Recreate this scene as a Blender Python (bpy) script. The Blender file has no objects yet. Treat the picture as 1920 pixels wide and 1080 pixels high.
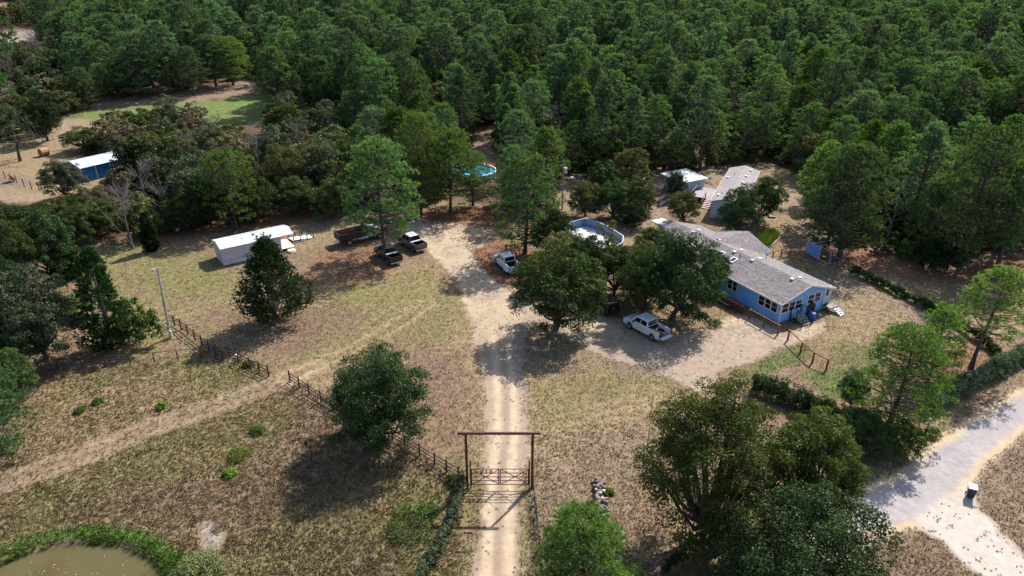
import bpy, bmesh, math, random
import numpy as np
from mathutils import Vector, Matrix

# ------------------------------------------------------------------ camera, sky, sun, exposure
S = bpy.context.scene
CAM_H, PITCH, FOC = 40.0, math.radians(26.0), 1331.0
cam = bpy.data.cameras.new('camera'); cam.sensor_width = 36.0; cam.lens = 36.0 * FOC / 1920.0
cam.clip_start = 0.5; cam.clip_end = 6000
camo = bpy.data.objects.new('camera', cam); S.collection.objects.link(camo)
camo.location = (0, 0, CAM_H); camo.rotation_euler = (math.pi / 2 - PITCH, 0, 0); S.camera = camo

SUN_EL, SUN_AZ = math.radians(45), math.radians(36.6)          # azimuth measured from +Y towards +X
sunv = Vector((math.sin(SUN_AZ) * math.cos(SUN_EL), math.cos(SUN_AZ) * math.cos(SUN_EL), math.sin(SUN_EL)))
W = bpy.data.worlds.new('World'); S.world = W; W.use_nodes = True
wn = W.node_tree; bg = wn.nodes['Background']
sky = wn.nodes.new('ShaderNodeTexSky'); sky.sky_type = 'NISHITA'; sky.sun_disc = False
sky.sun_elevation = SUN_EL; sky.sun_rotation = SUN_AZ; sky.air_density = 1.0; sky.dust_density = 1.5
wn.links.new(sky.outputs[0], bg.inputs[0]); bg.inputs[1].default_value = 0.13
sl = bpy.data.lights.new('sun', 'SUN'); sl.energy = 5.0; sl.angle = math.radians(0.55); sl.color = (1.0, 0.93, 0.85)
so = bpy.data.objects.new('sun', sl); S.collection.objects.link(so)
so.rotation_euler = sunv.to_track_quat('Z', 'Y').to_euler(); so.location = (60, 80, 120)
S.view_settings.view_transform = 'Standard'; S.view_settings.look = 'None'
S.view_settings.gamma = 1.0; S.view_settings.exposure = 0.85; S.view_settings.use_curve_mapping = False
S.cycles.max_bounces = 5; S.cycles.diffuse_bounces = 3; S.cycles.transmission_bounces = 3
S.cycles.transparent_max_bounces = 4; S.cycles.use_denoising = True

C = S.collection
rnd = random.Random(7)
R = math.radians

# ------------------------------------------------------------------ survey: where things stand on the land
def terr(y):
    t = np.maximum(0, np.asarray(y, float) - 140)
    return 0.045 * t * t / (t + 60)
cP, sP = math.cos(PITCH), math.sin(PITCH)
def ray(px, py):
    u = (px - 960) / FOC; v = (py - 540) / FOC
    return (u, cP - v * sP, -sP - v * cP)
def G(px, py, z=0.0):
    d = ray(px, py); t = (CAM_H - z) / -d[2]
    for _ in range(60):
        t = 0.5 * t + 0.5 * (CAM_H - float(terr(d[1] * t)) - z) / -d[2]
    return (d[0] * t, d[1] * t)
def topz(Y, py):
    d = ray(960, py); return CAM_H + d[2] * Y / d[1]
def proj(x, y, z=0.0):
    dz = z - CAM_H; zz = y * cP - dz * sP; dn = -y * sP - dz * cP
    zz = np.maximum(zz, 0.1) if isinstance(zz, np.ndarray) else max(zz, 0.1)
    return 960 + FOC * x / zz, 540 + FOC * dn / zz
def sc(Y, z=0.0):                                                # pixels per metre there
    return FOC / (Y * cP + (CAM_H - z) * sP)

# value noise in numpy
def _h(ix, iy, s):
    n = (ix.astype(np.int64) * 374761393 + iy.astype(np.int64) * 668265263 + s * 1442695041) & 0xffffffff
    n = ((n ^ (n >> 13)) * 1274126177) & 0xffffffff
    return ((n ^ (n >> 16)) & 0xffff) / 65535.0
def vn(x, y, s=0):
    ix = np.floor(x); iy = np.floor(y); fx = x - ix; fy = y - iy
    fx = fx * fx * (3 - 2 * fx); fy = fy * fy * (3 - 2 * fy)
    a = _h(ix, iy, s); b = _h(ix + 1, iy, s); c = _h(ix, iy + 1, s); d = _h(ix + 1, iy + 1, s)
    return (a * (1 - fx) + b * fx) * (1 - fy) + (c * (1 - fx) + d * fx) * fy
def fbm(x, y, s=0, o=4):
    r = 0; a = 0.5; t = 0
    for i in range(o):
        r = r + a * vn(x * 2 ** i, y * 2 ** i, s + i * 17); t += a; a *= 0.55
    return r / t

# polygons and lines, signed distance (positive inside), vectorised
def sdpoly(X, Y, P):
    P = np.array(P, float); n = len(P); d = np.full(X.shape, 1e9); ins = np.zeros(X.shape, bool)
    for i in range(n):
        x1, y1 = P[i]; x2, y2 = P[(i + 1) % n]
        ex, ey = x2 - x1, y2 - y1; L = ex * ex + ey * ey + 1e-9
        t = np.clip(((X - x1) * ex + (Y - y1) * ey) / L, 0, 1)
        d = np.minimum(d, np.hypot(X - x1 - t * ex, Y - y1 - t * ey))
        c = (y1 > Y) != (y2 > Y)
        ins ^= c & (X < (x2 - x1) * (Y - y1) / (y2 - y1 + 1e-12) + x1)
    return np.where(ins, d, -d)
def dline(X, Y, P):
    d = np.full(X.shape, 1e9)
    for (x1, y1), (x2, y2) in zip(P[:-1], P[1:]):
        ex, ey = x2 - x1, y2 - y1; L = ex * ex + ey * ey + 1e-9
        t = np.clip(((X - x1) * ex + (Y - y1) * ey) / L, 0, 1)
        d = np.minimum(d, np.hypot(X - x1 - t * ex, Y - y1 - t * ey))
    return d
def GP(pts): return [G(*p) for p in pts]

# ------------------------------------------------------------------ materials
def new_mat(name):
    m = bpy.data.materials.new(name); m.use_nodes = True
    nt = m.node_tree; nt.nodes.clear()
    return m, nt
def N(nt, t, **k):
    n = nt.nodes.new('ShaderNode' + t)
    for a, b in k.items(): setattr(n, a, b)
    return n
def plain(name, col, rough=0.7, var=0.12, scale=3.0, metal=0.0, bump=0.0, bscale=20.0, dirt=None, coat=0.0, stretch=None):
    """painted / wooden / metal surface with uneven colour, wear and fine relief"""
    m, nt = new_mat(name); L = nt.links.new
    out = N(nt, 'OutputMaterial'); b = N(nt, 'BsdfPrincipled'); L(b.outputs[0], out.inputs[0])
    tc = N(nt, 'TexCoord'); mp = N(nt, 'Mapping'); L(tc.outputs['Object'], mp.inputs[0])
    if stretch: mp.inputs['Scale'].default_value = stretch
    n1 = N(nt, 'TexNoise'); n1.inputs['Scale'].default_value = scale; n1.inputs['Detail'].default_value = 6; L(mp.outputs[0], n1.inputs[0])
    mx = N(nt, 'MixRGB'); L(n1.outputs['Fac'], mx.inputs[0])
    dc = dirt or tuple(c * (1 - var * 2.5) for c in col)
    mx.inputs[1].default_value = (*[min(1, c * (1 + var)) for c in col], 1); mx.inputs[2].default_value = (*dc, 1)
    cr = N(nt, 'MapRange'); cr.inputs[1].default_value = 0.35; cr.inputs[2].default_value = 0.75
    L(n1.outputs['Fac'], cr.inputs[0]); L(cr.outputs[0], mx.inputs[0])
    L(mx.outputs[0], b.inputs['Base Color'])
    b.inputs['Roughness'].default_value = rough; b.inputs['Metallic'].default_value = metal
    b.inputs['Coat Weight'].default_value = coat
    if bump:
        n2 = N(nt, 'TexNoise'); n2.inputs['Scale'].default_value = bscale; n2.inputs['Detail'].default_value = 4; L(mp.outputs[0], n2.inputs[0])
        bp = N(nt, 'Bump'); bp.inputs['Strength'].default_value = bump; bp.inputs['Distance'].default_value = 0.02
        L(n2.outputs['Fac'], bp.inputs['Height']); L(bp.outputs[0], b.inputs['Normal'])
    return m
def foliage(name, dark, light, trans=0.3, gl=0.012):
    m, nt = new_mat(name); L = nt.links.new
    out = N(nt, 'OutputMaterial'); at = N(nt, 'Attribute', attribute_name='tint'); oi = N(nt, 'ObjectInfo')
    mx = N(nt, 'MixRGB'); mx.inputs[1].default_value = (*dark, 1); mx.inputs[2].default_value = (*light, 1)
    L(at.outputs['Fac'], mx.inputs[0])
    hs = N(nt, 'HueSaturation'); L(mx.outputs[0], hs.inputs['Color'])
    r1 = N(nt, 'MapRange'); r1.inputs[3].default_value = 0.478; r1.inputs[4].default_value = 0.512; L(oi.outputs['Random'], r1.inputs[0]); L(r1.outputs[0], hs.inputs['Hue'])
    ml = N(nt, 'Math', operation='MULTIPLY'); ml.inputs[1].default_value = 7.31; L(oi.outputs['Random'], ml.inputs[0])
    fr = N(nt, 'Math', operation='FRACT'); L(ml.outputs[0], fr.inputs[0])
    r2 = N(nt, 'MapRange'); r2.inputs[3].default_value = 0.58; r2.inputs[4].default_value = 1.25; L(fr.outputs[0], r2.inputs[0]); L(r2.outputs[0], hs.inputs['Value'])
    d = N(nt, 'BsdfDiffuse'); t = N(nt, 'BsdfTranslucent'); g = N(nt, 'BsdfGlossy'); g.inputs['Roughness'].default_value = 0.45
    g.inputs['Color'].default_value = (0.6, 0.65, 0.6, 1)
    L(hs.outputs[0], d.inputs[0])
    tb = N(nt, 'MixRGB', blend_type='MULTIPLY'); tb.inputs[0].default_value = 1; tb.inputs[2].default_value = (1.5, 1.6, 0.7, 1); L(hs.outputs[0], tb.inputs[1]); L(tb.outputs[0], t.inputs[0])
    a = N(nt, 'MixShader'); a.inputs[0].default_value = trans; L(d.outputs[0], a.inputs[1]); L(t.outputs[0], a.inputs[2])
    b = N(nt, 'MixShader'); b.inputs[0].default_value = gl; L(a.outputs[0], b.inputs[1]); L(g.outputs[0], b.inputs[2])
    L(b.outputs[0], out.inputs[0])
    return m
M = {}
M['pine'] = foliage('pine_needles', (0.032, 0.074, 0.032), (0.118, 0.20, 0.074), 0.36)
M['pine_far'] = foliage('pine_needles_deep', (0.036, 0.074, 0.044), (0.12, 0.19, 0.09), 0.36)
M['pine_yellow'] = foliage('pine_needles_yellow', (0.042, 0.088, 0.022), (0.12, 0.19, 0.045), 0.38)
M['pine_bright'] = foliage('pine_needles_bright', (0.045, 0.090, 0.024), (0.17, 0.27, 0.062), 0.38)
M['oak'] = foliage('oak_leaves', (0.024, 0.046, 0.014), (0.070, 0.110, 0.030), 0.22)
M['oak_sunlit_tone'] = foliage('oak_leaves_sunlit_tone', (0.030, 0.052, 0.012), (0.105, 0.145, 0.030), 0.26)  # yellowish green, lightened: sunlight on the crowns put into the leaf colour
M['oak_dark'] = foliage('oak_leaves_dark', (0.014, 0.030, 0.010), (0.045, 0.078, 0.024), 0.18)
M['oak_olive'] = foliage('oak_leaves_olive', (0.045, 0.060, 0.020), (0.115, 0.130, 0.042), 0.22)
M['oak_brown'] = foliage('oak_leaves_brown', (0.070, 0.058, 0.036), (0.155, 0.135, 0.078), 0.24)
M['oak_grey'] = foliage('oak_leaves_greyish', (0.038, 0.055, 0.030), (0.105, 0.130, 0.072), 0.20)
M['cedar'] = foliage('cedar_foliage', (0.012, 0.034, 0.012), (0.034, 0.075, 0.022), 0.15)
M['shrub'] = foliage('shrub_leaves', (0.030, 0.060, 0.016), (0.095, 0.150, 0.035), 0.30)
M['vine'] = foliage('vine_leaves', (0.040, 0.062, 0.034), (0.115, 0.15, 0.088), 0.22)
M['reed'] = foliage('tall_grass_blades', (0.045, 0.085, 0.014), (0.13, 0.20, 0.035), 0.3)
M['twig'] = plain('grey_twigs', (0.13, 0.11, 0.105), 0.9, 0.25)
M['bark'] = plain('bark', (0.085, 0.06, 0.048), 0.95, 0.3, 4, bump=0.6, stretch=(1, 1, 0.2))
M['bark_pale'] = plain('pale_bark', (0.20, 0.165, 0.14), 0.95, 0.3, 4, bump=0.6, stretch=(1, 1, 0.2))
M['siding'] = plain('blue_siding', (0.20, 0.47, 0.88), 0.55, 0.05, 1.2)
M['white'] = plain('white_paint', (0.68, 0.68, 0.68), 0.5, 0.04, 2)
M['whiteroof'] = plain('white_metal_roof', (0.50, 0.54, 0.56), 0.4, 0.08, 0.8, dirt=(0.32, 0.34, 0.34), stretch=(1, 0.3, 1))
M['palesiding'] = plain('pale_lilac_siding', (0.50, 0.46, 0.50), 0.6, 0.06, 1.5)
M['skirt'] = plain('white_skirting', (0.66, 0.70, 0.72), 0.6, 0.1, 2)
M['redwood'] = plain('red_brown_timber', (0.21, 0.075, 0.038), 0.75, 0.25, 5, bump=0.3, stretch=(1, 1, 0.3))
M['rust'] = plain('maroon_pipe_paint', (0.075, 0.016, 0.016), 0.5, 0.2, 6)
M['fencewood'] = plain('dark_stained_fence', (0.065, 0.028, 0.026), 0.8, 0.3, 5, bump=0.3)
M['greywood'] = plain('weathered_timber', (0.27, 0.25, 0.25), 0.85, 0.2, 5, bump=0.4, stretch=(0.3, 2, 1))
M['pole'] = plain('pole_timber', (0.33, 0.31, 0.30), 0.85, 0.2, 3, bump=0.3, stretch=(1, 1, 0.2))
M['galv'] = plain('galvanised_metal', (0.50, 0.52, 0.54), 0.45, 0.15, 3, metal=0.4)
M['wire'] = plain('fence_wire', (0.08, 0.075, 0.075), 0.8, 0.1)
M['mesh_blue'] = plain('blue_metal_panel', (0.16, 0.26, 0.42), 0.4, 0.2, 2, dirt=(0.10, 0.17, 0.3))
M['black'] = plain('black_plastic', (0.014, 0.014, 0.016), 0.45, 0.2)
M['tyre'] = plain('tyre_rubber', (0.018, 0.018, 0.019), 0.85, 0.2)
M['rim'] = plain('alloy', (0.35, 0.35, 0.37), 0.35, 0.1, metal=0.7)
M['chrome'] = plain('chrome', (0.55, 0.56, 0.58), 0.2, 0.1, metal=0.8)
M['redlens'] = plain('red_lens', (0.35, 0.01, 0.012), 0.2, 0.1)
M['lens'] = plain('clear_lens', (0.6, 0.62, 0.65), 0.15, 0.1)
M['carwhite'] = plain('white_car_paint', (0.62, 0.66, 0.70), 0.22, 0.03, coat=0.6)
M['carblack'] = plain('black_car_paint', (0.006, 0.007, 0.010), 0.3, 0.1, coat=0.25)
M['cargrey'] = plain('grey_violet_car_paint', (0.065, 0.06, 0.078), 0.3, 0.1, coat=0.3, dirt=(0.06, 0.055, 0.065))
M['navy'] = plain('dark_truck_body', (0.018, 0.021, 0.034), 0.6, 0.3, 3, dirt=(0.03, 0.026, 0.026))
M['rustin'] = plain('rusty_steel', (0.20, 0.075, 0.04), 0.8, 0.3, 3, dirt=(0.09, 0.035, 0.02))
M['wood_new'] = plain('fresh_cut_wood', (0.55, 0.38, 0.20), 0.8, 0.2, 6)
M['tan'] = plain('tan_board', (0.60, 0.48, 0.38), 0.8, 0.1, 3)
M['hay'] = plain('hay', (0.34, 0.22, 0.11), 0.95, 0.3, 8, bump=1.0, bscale=12)
M['liner'] = plain('white_sand_base', (0.42, 0.42, 0.44), 0.85, 0.06, 1.0)
M['poolblue'] = plain('blue_pool_wall', (0.16, 0.27, 0.45), 0.4, 0.15, 2)
M['tarp'] = plain('pale_blue_tarp', (0.42, 0.58, 0.68), 0.5, 0.1, 2)
M['bluetarp'] = plain('blue_tarp', (0.015, 0.17, 0.40), 0.55, 0.2, 1.5)
M['bluebarrel'] = plain('blue_drum', (0.02, 0.11, 0.42), 0.4, 0.1)
M['stone'] = plain('pale_stone', (0.42, 0.38, 0.35), 0.9, 0.3, 4, bump=0.5)
M['log'] = plain('charred_log', (0.075, 0.05, 0.042), 0.95, 0.35, 6, bump=0.8, dirt=(0.30, 0.25, 0.22))
M['binred'] = plain('dark_blue_bin_plastic', (0.018, 0.022, 0.045), 0.45, 0.15)
M['concrete'] = plain('pale_concrete', (0.55, 0.55, 0.54), 0.8, 0.12, 3)
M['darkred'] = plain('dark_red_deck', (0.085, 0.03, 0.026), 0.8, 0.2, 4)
M['rose'] = plain('reddish_dirty_white', (0.55, 0.42, 0.40), 0.8, 0.3, 3)
def glass_mat():
    m, nt = new_mat('window_glass'); L = nt.links.new
    out = N(nt, 'OutputMaterial'); b = N(nt, 'BsdfPrincipled'); L(b.outputs[0], out.inputs[0])
    b.inputs['Base Color'].default_value = (0.012, 0.013, 0.016, 1); b.inputs['Roughness'].default_value = 0.06
    b.inputs['IOR'].default_value = 1.5
    return m
M['glass'] = glass_mat()
def pool_water_mat():
    m, nt = new_mat('pool_water_blue'); L = nt.links.new
    out = N(nt, 'OutputMaterial'); b = N(nt, 'BsdfPrincipled'); L(b.outputs[0], out.inputs[0])
    b.inputs['Base Color'].default_value = (0.05, 0.36, 0.62, 1); b.inputs['Roughness'].default_value = 0.08
    tc = N(nt, 'TexCoord'); n = N(nt, 'TexNoise'); n.inputs['Scale'].default_value = 2.5; L(tc.outputs['Object'], n.inputs[0])
    bp = N(nt, 'Bump'); bp.inputs['Strength'].default_value = 0.3; bp.inputs['Distance'].default_value = 0.1; L(n.outputs[0], bp.inputs['Height']); L(bp.outputs[0], b.inputs['Normal'])
    return m
M['poolwater'] = pool_water_mat()
def shingle_mat(name, a, b_, c):
    m, nt = new_mat(name); L = nt.links.new
    out = N(nt, 'OutputMaterial'); b = N(nt, 'BsdfPrincipled'); L(b.outputs[0], out.inputs[0]); b.inputs['Roughness'].default_value = 0.95
    b.inputs['Specular IOR Level'].default_value = 0.2
    tc = N(nt, 'TexCoord'); mp = N(nt, 'Mapping'); L(tc.outputs['Object'], mp.inputs[0])
    mp.inputs['Rotation'].default_value = (0, 0, R(90))
    br = N(nt, 'TexBrick'); L(mp.outputs[0], br.inputs[0]); br.inputs['Scale'].default_value = 1.0
    br.inputs['Brick Width'].default_value = 0.34; br.inputs['Row Height'].default_value = 0.15; br.inputs['Mortar Size'].default_value = 0.006
    br.inputs['Color1'].default_value = (*a, 1); br.inputs['Color2'].default_value = (*b_, 1); br.inputs['Mortar'].default_value = (*c, 1); br.inputs['Bias'].default_value = 0.0
    n = N(nt, 'TexNoise'); n.inputs['Scale'].default_value = 0.7; n.inputs['Detail'].default_value = 8; L(tc.outputs['Object'], n.inputs[0])
    mr = N(nt, 'MapRange'); mr.inputs[3].default_value = 0.75; mr.inputs[4].default_value = 1.22; L(n.outputs[0], mr.inputs[0])
    mu = N(nt, 'MixRGB', blend_type='MULTIPLY'); mu.inputs[0].default_value = 1; L(br.outputs[0], mu.inputs[1]); L(mr.outputs[0], mu.inputs[2])
    L(mu.outputs[0], b.inputs['Base Color'])
    bp = N(nt, 'Bump'); bp.inputs['Strength'].default_value = 0.5; bp.inputs['Distance'].default_value = 0.012; L(br.outputs['Fac'], bp.inputs['Height']); bp.invert = True
    L(bp.outputs[0], b.inputs['Normal'])
    return m
M['shingle'] = shingle_mat('grey_brown_shingles', (0.125, 0.112, 0.115), (0.235, 0.212, 0.215), (0.075, 0.07, 0.07))
M['shingle2'] = shingle_mat('light_grey_shingles', (0.21, 0.192, 0.192), (0.29, 0.27, 0.27), (0.15, 0.14, 0.14))

def ground_mat():
    m, nt = new_mat('soil_and_turf'); L = nt.links.new
    out = N(nt, 'OutputMaterial'); b = N(nt, 'BsdfPrincipled'); L(b.outputs[0], out.inputs[0])
    b.inputs['Roughness'].default_value = 0.95; b.inputs['Specular IOR Level'].default_value = 0.1
    at = N(nt, 'Attribute', attribute_name='soil'); sp = N(nt, 'Attribute', attribute_name='speck')
    tc = N(nt, 'TexCoord')
    n1 = N(nt, 'TexNoise'); n1.inputs['Scale'].default_value = 1.6; n1.inputs['Detail'].default_value = 9; n1.inputs['Roughness'].default_value = 0.68; L(tc.outputs['Object'], n1.inputs[0])
    mr = N(nt, 'MapRange'); mr.inputs[1].default_value = 0.32; mr.inputs[2].default_value = 0.68; mr.inputs[3].default_value = 0.52; mr.inputs[4].default_value = 1.38; L(n1.outputs[0], mr.inputs[0])
    mu = N(nt, 'MixRGB', blend_type='MULTIPLY'); am = N(nt, 'MapRange'); am.inputs[1].default_value = 0.1; am.inputs[2].default_value = 0.5; am.inputs[3].default_value = 0.28; am.inputs[4].default_value = 1.0; L(sp.outputs['Fac'], am.inputs[0]); L(am.outputs[0], mu.inputs[0]); L(at.outputs['Color'], mu.inputs[1]); L(mr.outputs[0], mu.inputs[2])
    # leaf litter and stones lying about: dark and pale flecks
    n2 = N(nt, 'TexNoise'); n2.inputs['Scale'].default_value = 5.5; n2.inputs['Detail'].default_value = 5; n2.inputs['Roughness'].default_value = 0.6; L(tc.outputs['Object'], n2.inputs[0])
    r2 = N(nt, 'MapRange'); r2.inputs[1].default_value = 0.545; r2.inputs[2].default_value = 0.62; L(n2.outputs[0], r2.inputs[0])
    f = N(nt, 'Math', operation='MULTIPLY'); L(r2.outputs[0], f.inputs[0]); L(sp.outputs['Fac'], f.inputs[1])
    m2 = N(nt, 'MixRGB'); L(f.outputs[0], m2.inputs[0]); L(mu.outputs[0], m2.inputs[1]); m2.inputs[2].default_value = (0.15, 0.105, 0.075, 1)
    L(m2.outputs[0], b.inputs['Base Color'])
    bp = N(nt, 'Bump'); bp.inputs['Strength'].default_value = 0.7; bp.inputs['Distance'].default_value = 0.12; L(n1.outputs[0], bp.inputs['Height']); L(bp.outputs[0], b.inputs['Normal'])
    return m
M['ground'] = ground_mat()
def grass_mat():
    m, nt = new_mat('grass_blades'); L = nt.links.new
    out = N(nt, 'OutputMaterial'); at = N(nt, 'Attribute', attribute_name='soil')
    d = N(nt, 'BsdfDiffuse'); t = N(nt, 'BsdfTranslucent'); L(at.outputs['Color'], d.inputs[0]); L(at.outputs['Color'], t.inputs[0])
    a = N(nt, 'MixShader'); a.inputs[0].default_value = 0.3; L(d.outputs[0], a.inputs[1]); L(t.outputs[0], a.inputs[2]); L(a.outputs[0], out.inputs[0])
    return m
M['grass'] = grass_mat()
def pond_mat():
    m, nt = new_mat('murky_pond_water'); L = nt.links.new
    out = N(nt, 'OutputMaterial'); b = N(nt, 'BsdfPrincipled'); L(b.outputs[0], out.inputs[0])
    tc = N(nt, 'TexCoord'); n = N(nt, 'TexNoise'); n.inputs['Scale'].default_value = 0.25; n.inputs['Detail'].default_value = 3; L(tc.outputs['Object'], n.inputs[0])
    mx = N(nt, 'MixRGB'); mx.inputs[1].default_value = (0.085, 0.074, 0.030, 1); mx.inputs[2].default_value = (0.078, 0.058, 0.016, 1)
    mr = N(nt, 'MapRange'); mr.inputs[1].default_value = 0.45; mr.inputs[2].default_value = 0.6; L(n.outputs[0], mr.inputs[0]); L(mr.outputs[0], mx.inputs[0]); L(mx.outputs[0], b.inputs['Base Color'])
    b.inputs['Roughness'].default_value = 0.12; b.inputs['IOR'].default_value = 1.33
    w = N(nt, 'TexNoise'); w.inputs['Scale'].default_value = 6; w.inputs['Detail'].default_value = 3; L(tc.outputs['Object'], w.inputs[0])
    bp = N(nt, 'Bump'); bp.inputs['Strength'].default_value = 0.12; bp.inputs['Distance'].default_value = 0.03; L(w.outputs[0], bp.inputs['Height']); L(bp.outputs[0], b.inputs['Normal'])
    return m
M['pond'] = pond_mat()

# ------------------------------------------------------------------ object helpers
def link(o, parent=None):
    C.objects.link(o)
    if parent is not None: o.parent = parent
    return o
def tag(o, label, cat, group=None):
    o['label'] = label; o['category'] = cat
    if group: o['group'] = group
    return o
def empty(name, loc, rz=0.0, label=None, cat=None, group=None):
    o = bpy.data.objects.new(name, None); o.location = loc; o.rotation_euler = (0, 0, rz); o.empty_display_size = 0.3
    link(o)
    if label: tag(o, label, cat, group)
    return o
def np_mesh(name, V, F, mats, tint=None, soil=None, midx=None, smooth=False):
    """V (n,3); F (m,k) all faces with k corners"""
    me = bpy.data.meshes.new(name); V = np.ascontiguousarray(V, np.float32); F = np.ascontiguousarray(F, np.int32)
    k = F.shape[1]
    me.vertices.add(len(V)); me.vertices.foreach_set('co', V.ravel())
    me.loops.add(F.size); me.loops.foreach_set('vertex_index', F.ravel())
    me.polygons.add(len(F)); me.polygons.foreach_set('loop_start', np.arange(0, F.size, k, dtype=np.int32))
    if midx is not None: me.polygons.foreach_set('material_index', np.ascontiguousarray(midx, np.int32))
    for m in (mats if isinstance(mats, (list, tuple)) else [mats]): me.materials.append(m)
    me.update(calc_edges=True)
    if smooth: me.polygons.foreach_set('use_smooth', np.ones(len(F), bool))
    if tint is not None:
        a = me.attributes.new('tint', 'FLOAT', 'POINT'); a.data.foreach_set('value', np.ascontiguousarray(tint, np.float32))
    if soil is not None:
        a = me.attributes.new('soil', 'FLOAT_COLOR', 'POINT')
        c = np.ones((len(V), 4), np.float32); c[:, :3] = soil; a.data.foreach_set('color', c.ravel())
    return me
class MB:
    """collects simple solids; build() links them as one mesh object"""
    def __init__(s): s.v = []; s.f = []
    def box(s, x0, x1, y0, y1, z0, z1):
        b = len(s.v); s.v += [(x, y, z) for z in (z0, z1) for x, y in ((x0, y0), (x1, y0), (x1, y1), (x0, y1))]
        s.f += [(b + 3, b + 2, b + 1, b), (b + 4, b + 5, b + 6, b + 7)] + [(b + i, b + (i + 1) % 4, b + 4 + (i + 1) % 4, b + 4 + i) for i in range(4)]
        return s
    def hexa(s, p):                                              # 8 points: bottom ring, top ring
        b = len(s.v); s.v += [tuple(q) for q in p]
        s.f += [(b + 3, b + 2, b + 1, b), (b + 4, b + 5, b + 6, b + 7)] + [(b + i, b + (i + 1) % 4, b + 4 + (i + 1) % 4, b + 4 + i) for i in range(4)]
        return s
    def tube(s, a, b_, r0, r1=None, n=8, caps=True):
        a = Vector(a); c = Vector(b_); r1 = r0 if r1 is None else r1; d = (c - a)
        if d.length < 1e-6: return s
        d.normalize(); u = d.orthogonal().normalized(); w = d.cross(u); b = len(s.v)
        for q, r in ((a, r0), (c, r1)):
            for i in range(n):
                t = 2 * math.pi * i / n; s.v.append(tuple(q + u * (r * math.cos(t)) + w * (r * math.sin(t))))
        s.f += [(b + i, b + (i + 1) % n, b + n + (i + 1) % n, b + n + i) for i in range(n)]
        if caps: s.f += [tuple(b + i for i in reversed(range(n))), tuple(b + n + i for i in range(n))]
        return s
    def prism(s, prof, axis, a, b_):
        """closed profile of (p,q) extruded along an axis: 'y' profile=(x,z); 'x' profile=(y,z); 'z' profile=(x,y)"""
        n = len(prof); b = len(s.v)
        for t in (a, b_):
            for p, q in prof: s.v.append({'y': (p, t, q), 'x': (t, p, q), 'z': (p, q, t)}[axis])
        s.f += [(b + i, b + (i + 1) % n, b + n + (i + 1) % n, b + n + i) for i in range(n)]
        s.f += [tuple(b + i for i in reversed(range(n))), tuple(b + n + i for i in range(n))]
        return s
    def quad(s, p): b = len(s.v); s.v += [tuple(q) for q in p]; s.f.append(tuple(range(b, b + len(p)))); return s
    def mesh(s, name, mat):
        me = bpy.data.meshes.new(name); me.from_pydata(s.v, [], s.f); me.materials.append(mat)
        bm = bmesh.new(); bm.from_mesh(me); bmesh.ops.recalc_face_normals(bm, faces=bm.faces); bm.to_mesh(me); bm.free()
        return me
    def build(s, name, mat, parent=None, bevel=0.0, smooth=False, loc=None):
        o = link(bpy.data.objects.new(name, s.mesh(name, mat)), parent)
        if loc: o.location = loc
        if bevel:
            m = o.modifiers.new('b', 'BEVEL'); m.width = bevel; m.segments = 2; m.limit_method = 'ANGLE'; m.angle_limit = R(35)
        if smooth:
            for p in o.data.polygons: p.use_smooth = True
        return o
def struct(o): o['kind'] = 'structure'; return o
def stuff(o): o['kind'] = 'stuff'; return o

# ------------------------------------------------------------------ the land: outlines of roads, tracks, pond (surveyed, metres)
DRIVE = GP([(884, 1120), (890, 1060), (896, 1000), (905, 915), (908, 830), (908, 760), (903, 700), (893, 650), (882, 600), (870, 562), (852, 524), (826, 492), (798, 462), (775, 446),
            (752, 432), (730, 428), (790, 410), (850, 418), (925, 428), (930, 440), (905, 462), (880, 470), (900, 500), (930, 530), (955, 545), (985, 555), (1010, 575), (1060, 590), (1120, 590), (1180, 598),
            (1260, 625), (1330, 612), (1385, 590), (1420, 598), (1462, 622), (1500, 612), (1545, 604), (1540, 622), (1500, 640), (1440, 665), (1375, 690), (1345, 700), (1350, 720), (1300, 738), (1262, 708), (1210, 690), (1150, 672),
            (1100, 655), (1050, 630), (1005, 606), (985, 640), (984, 700), (988, 760), (990, 830), (976, 915), (972, 1000), (972, 1120)])
TRACK = GP([(-60, 925), (0, 905), (150, 855), (300, 797), (450, 742), (540, 707), (590, 690)])
TRACK2 = GP([(540, 707), (640, 665), (740, 612), (800, 570)])
ROAD = GP([(2060, 665), (1920, 735), (1860, 768), (1800, 805), (1745, 848), (1690, 890), (1640, 915), (1560, 935), (1500, 965), (1440, 1010), (1380, 1070), (1300, 1180), (1480, 1260), (1560, 1080), (1640, 1000), (1700, 985), (1745, 970),
           (1790, 945), (1810, 905), (1860, 845), (1920, 800), (2060, 730)])
SIDE = GP([(1735, 968), (1765, 935), (1805, 915), (1822, 935), (1850, 965), (1900, 1020), (1960, 1080), (2010, 1160), (1880, 1160), (1842, 1085), (1805, 1048), (1762, 1012), (1715, 985)])
POND = GP([(-90, 1090), (-20, 1058), (50, 1030), (110, 1013), (170, 1008), (225, 1014), (268, 1030), (306, 1056), (328, 1090), (336, 1150), (300, 1260), (-200, 1300), (-260, 1150)])
POND_Z = -0.35
DIRT_PATH = GP([(560, 425), (600, 400), (660, 392), (720, 398), (760, 415), (800, 412), (780, 435), (740, 436), (700, 440), (650, 425), (610, 430), (585, 448), (555, 445)])

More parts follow.
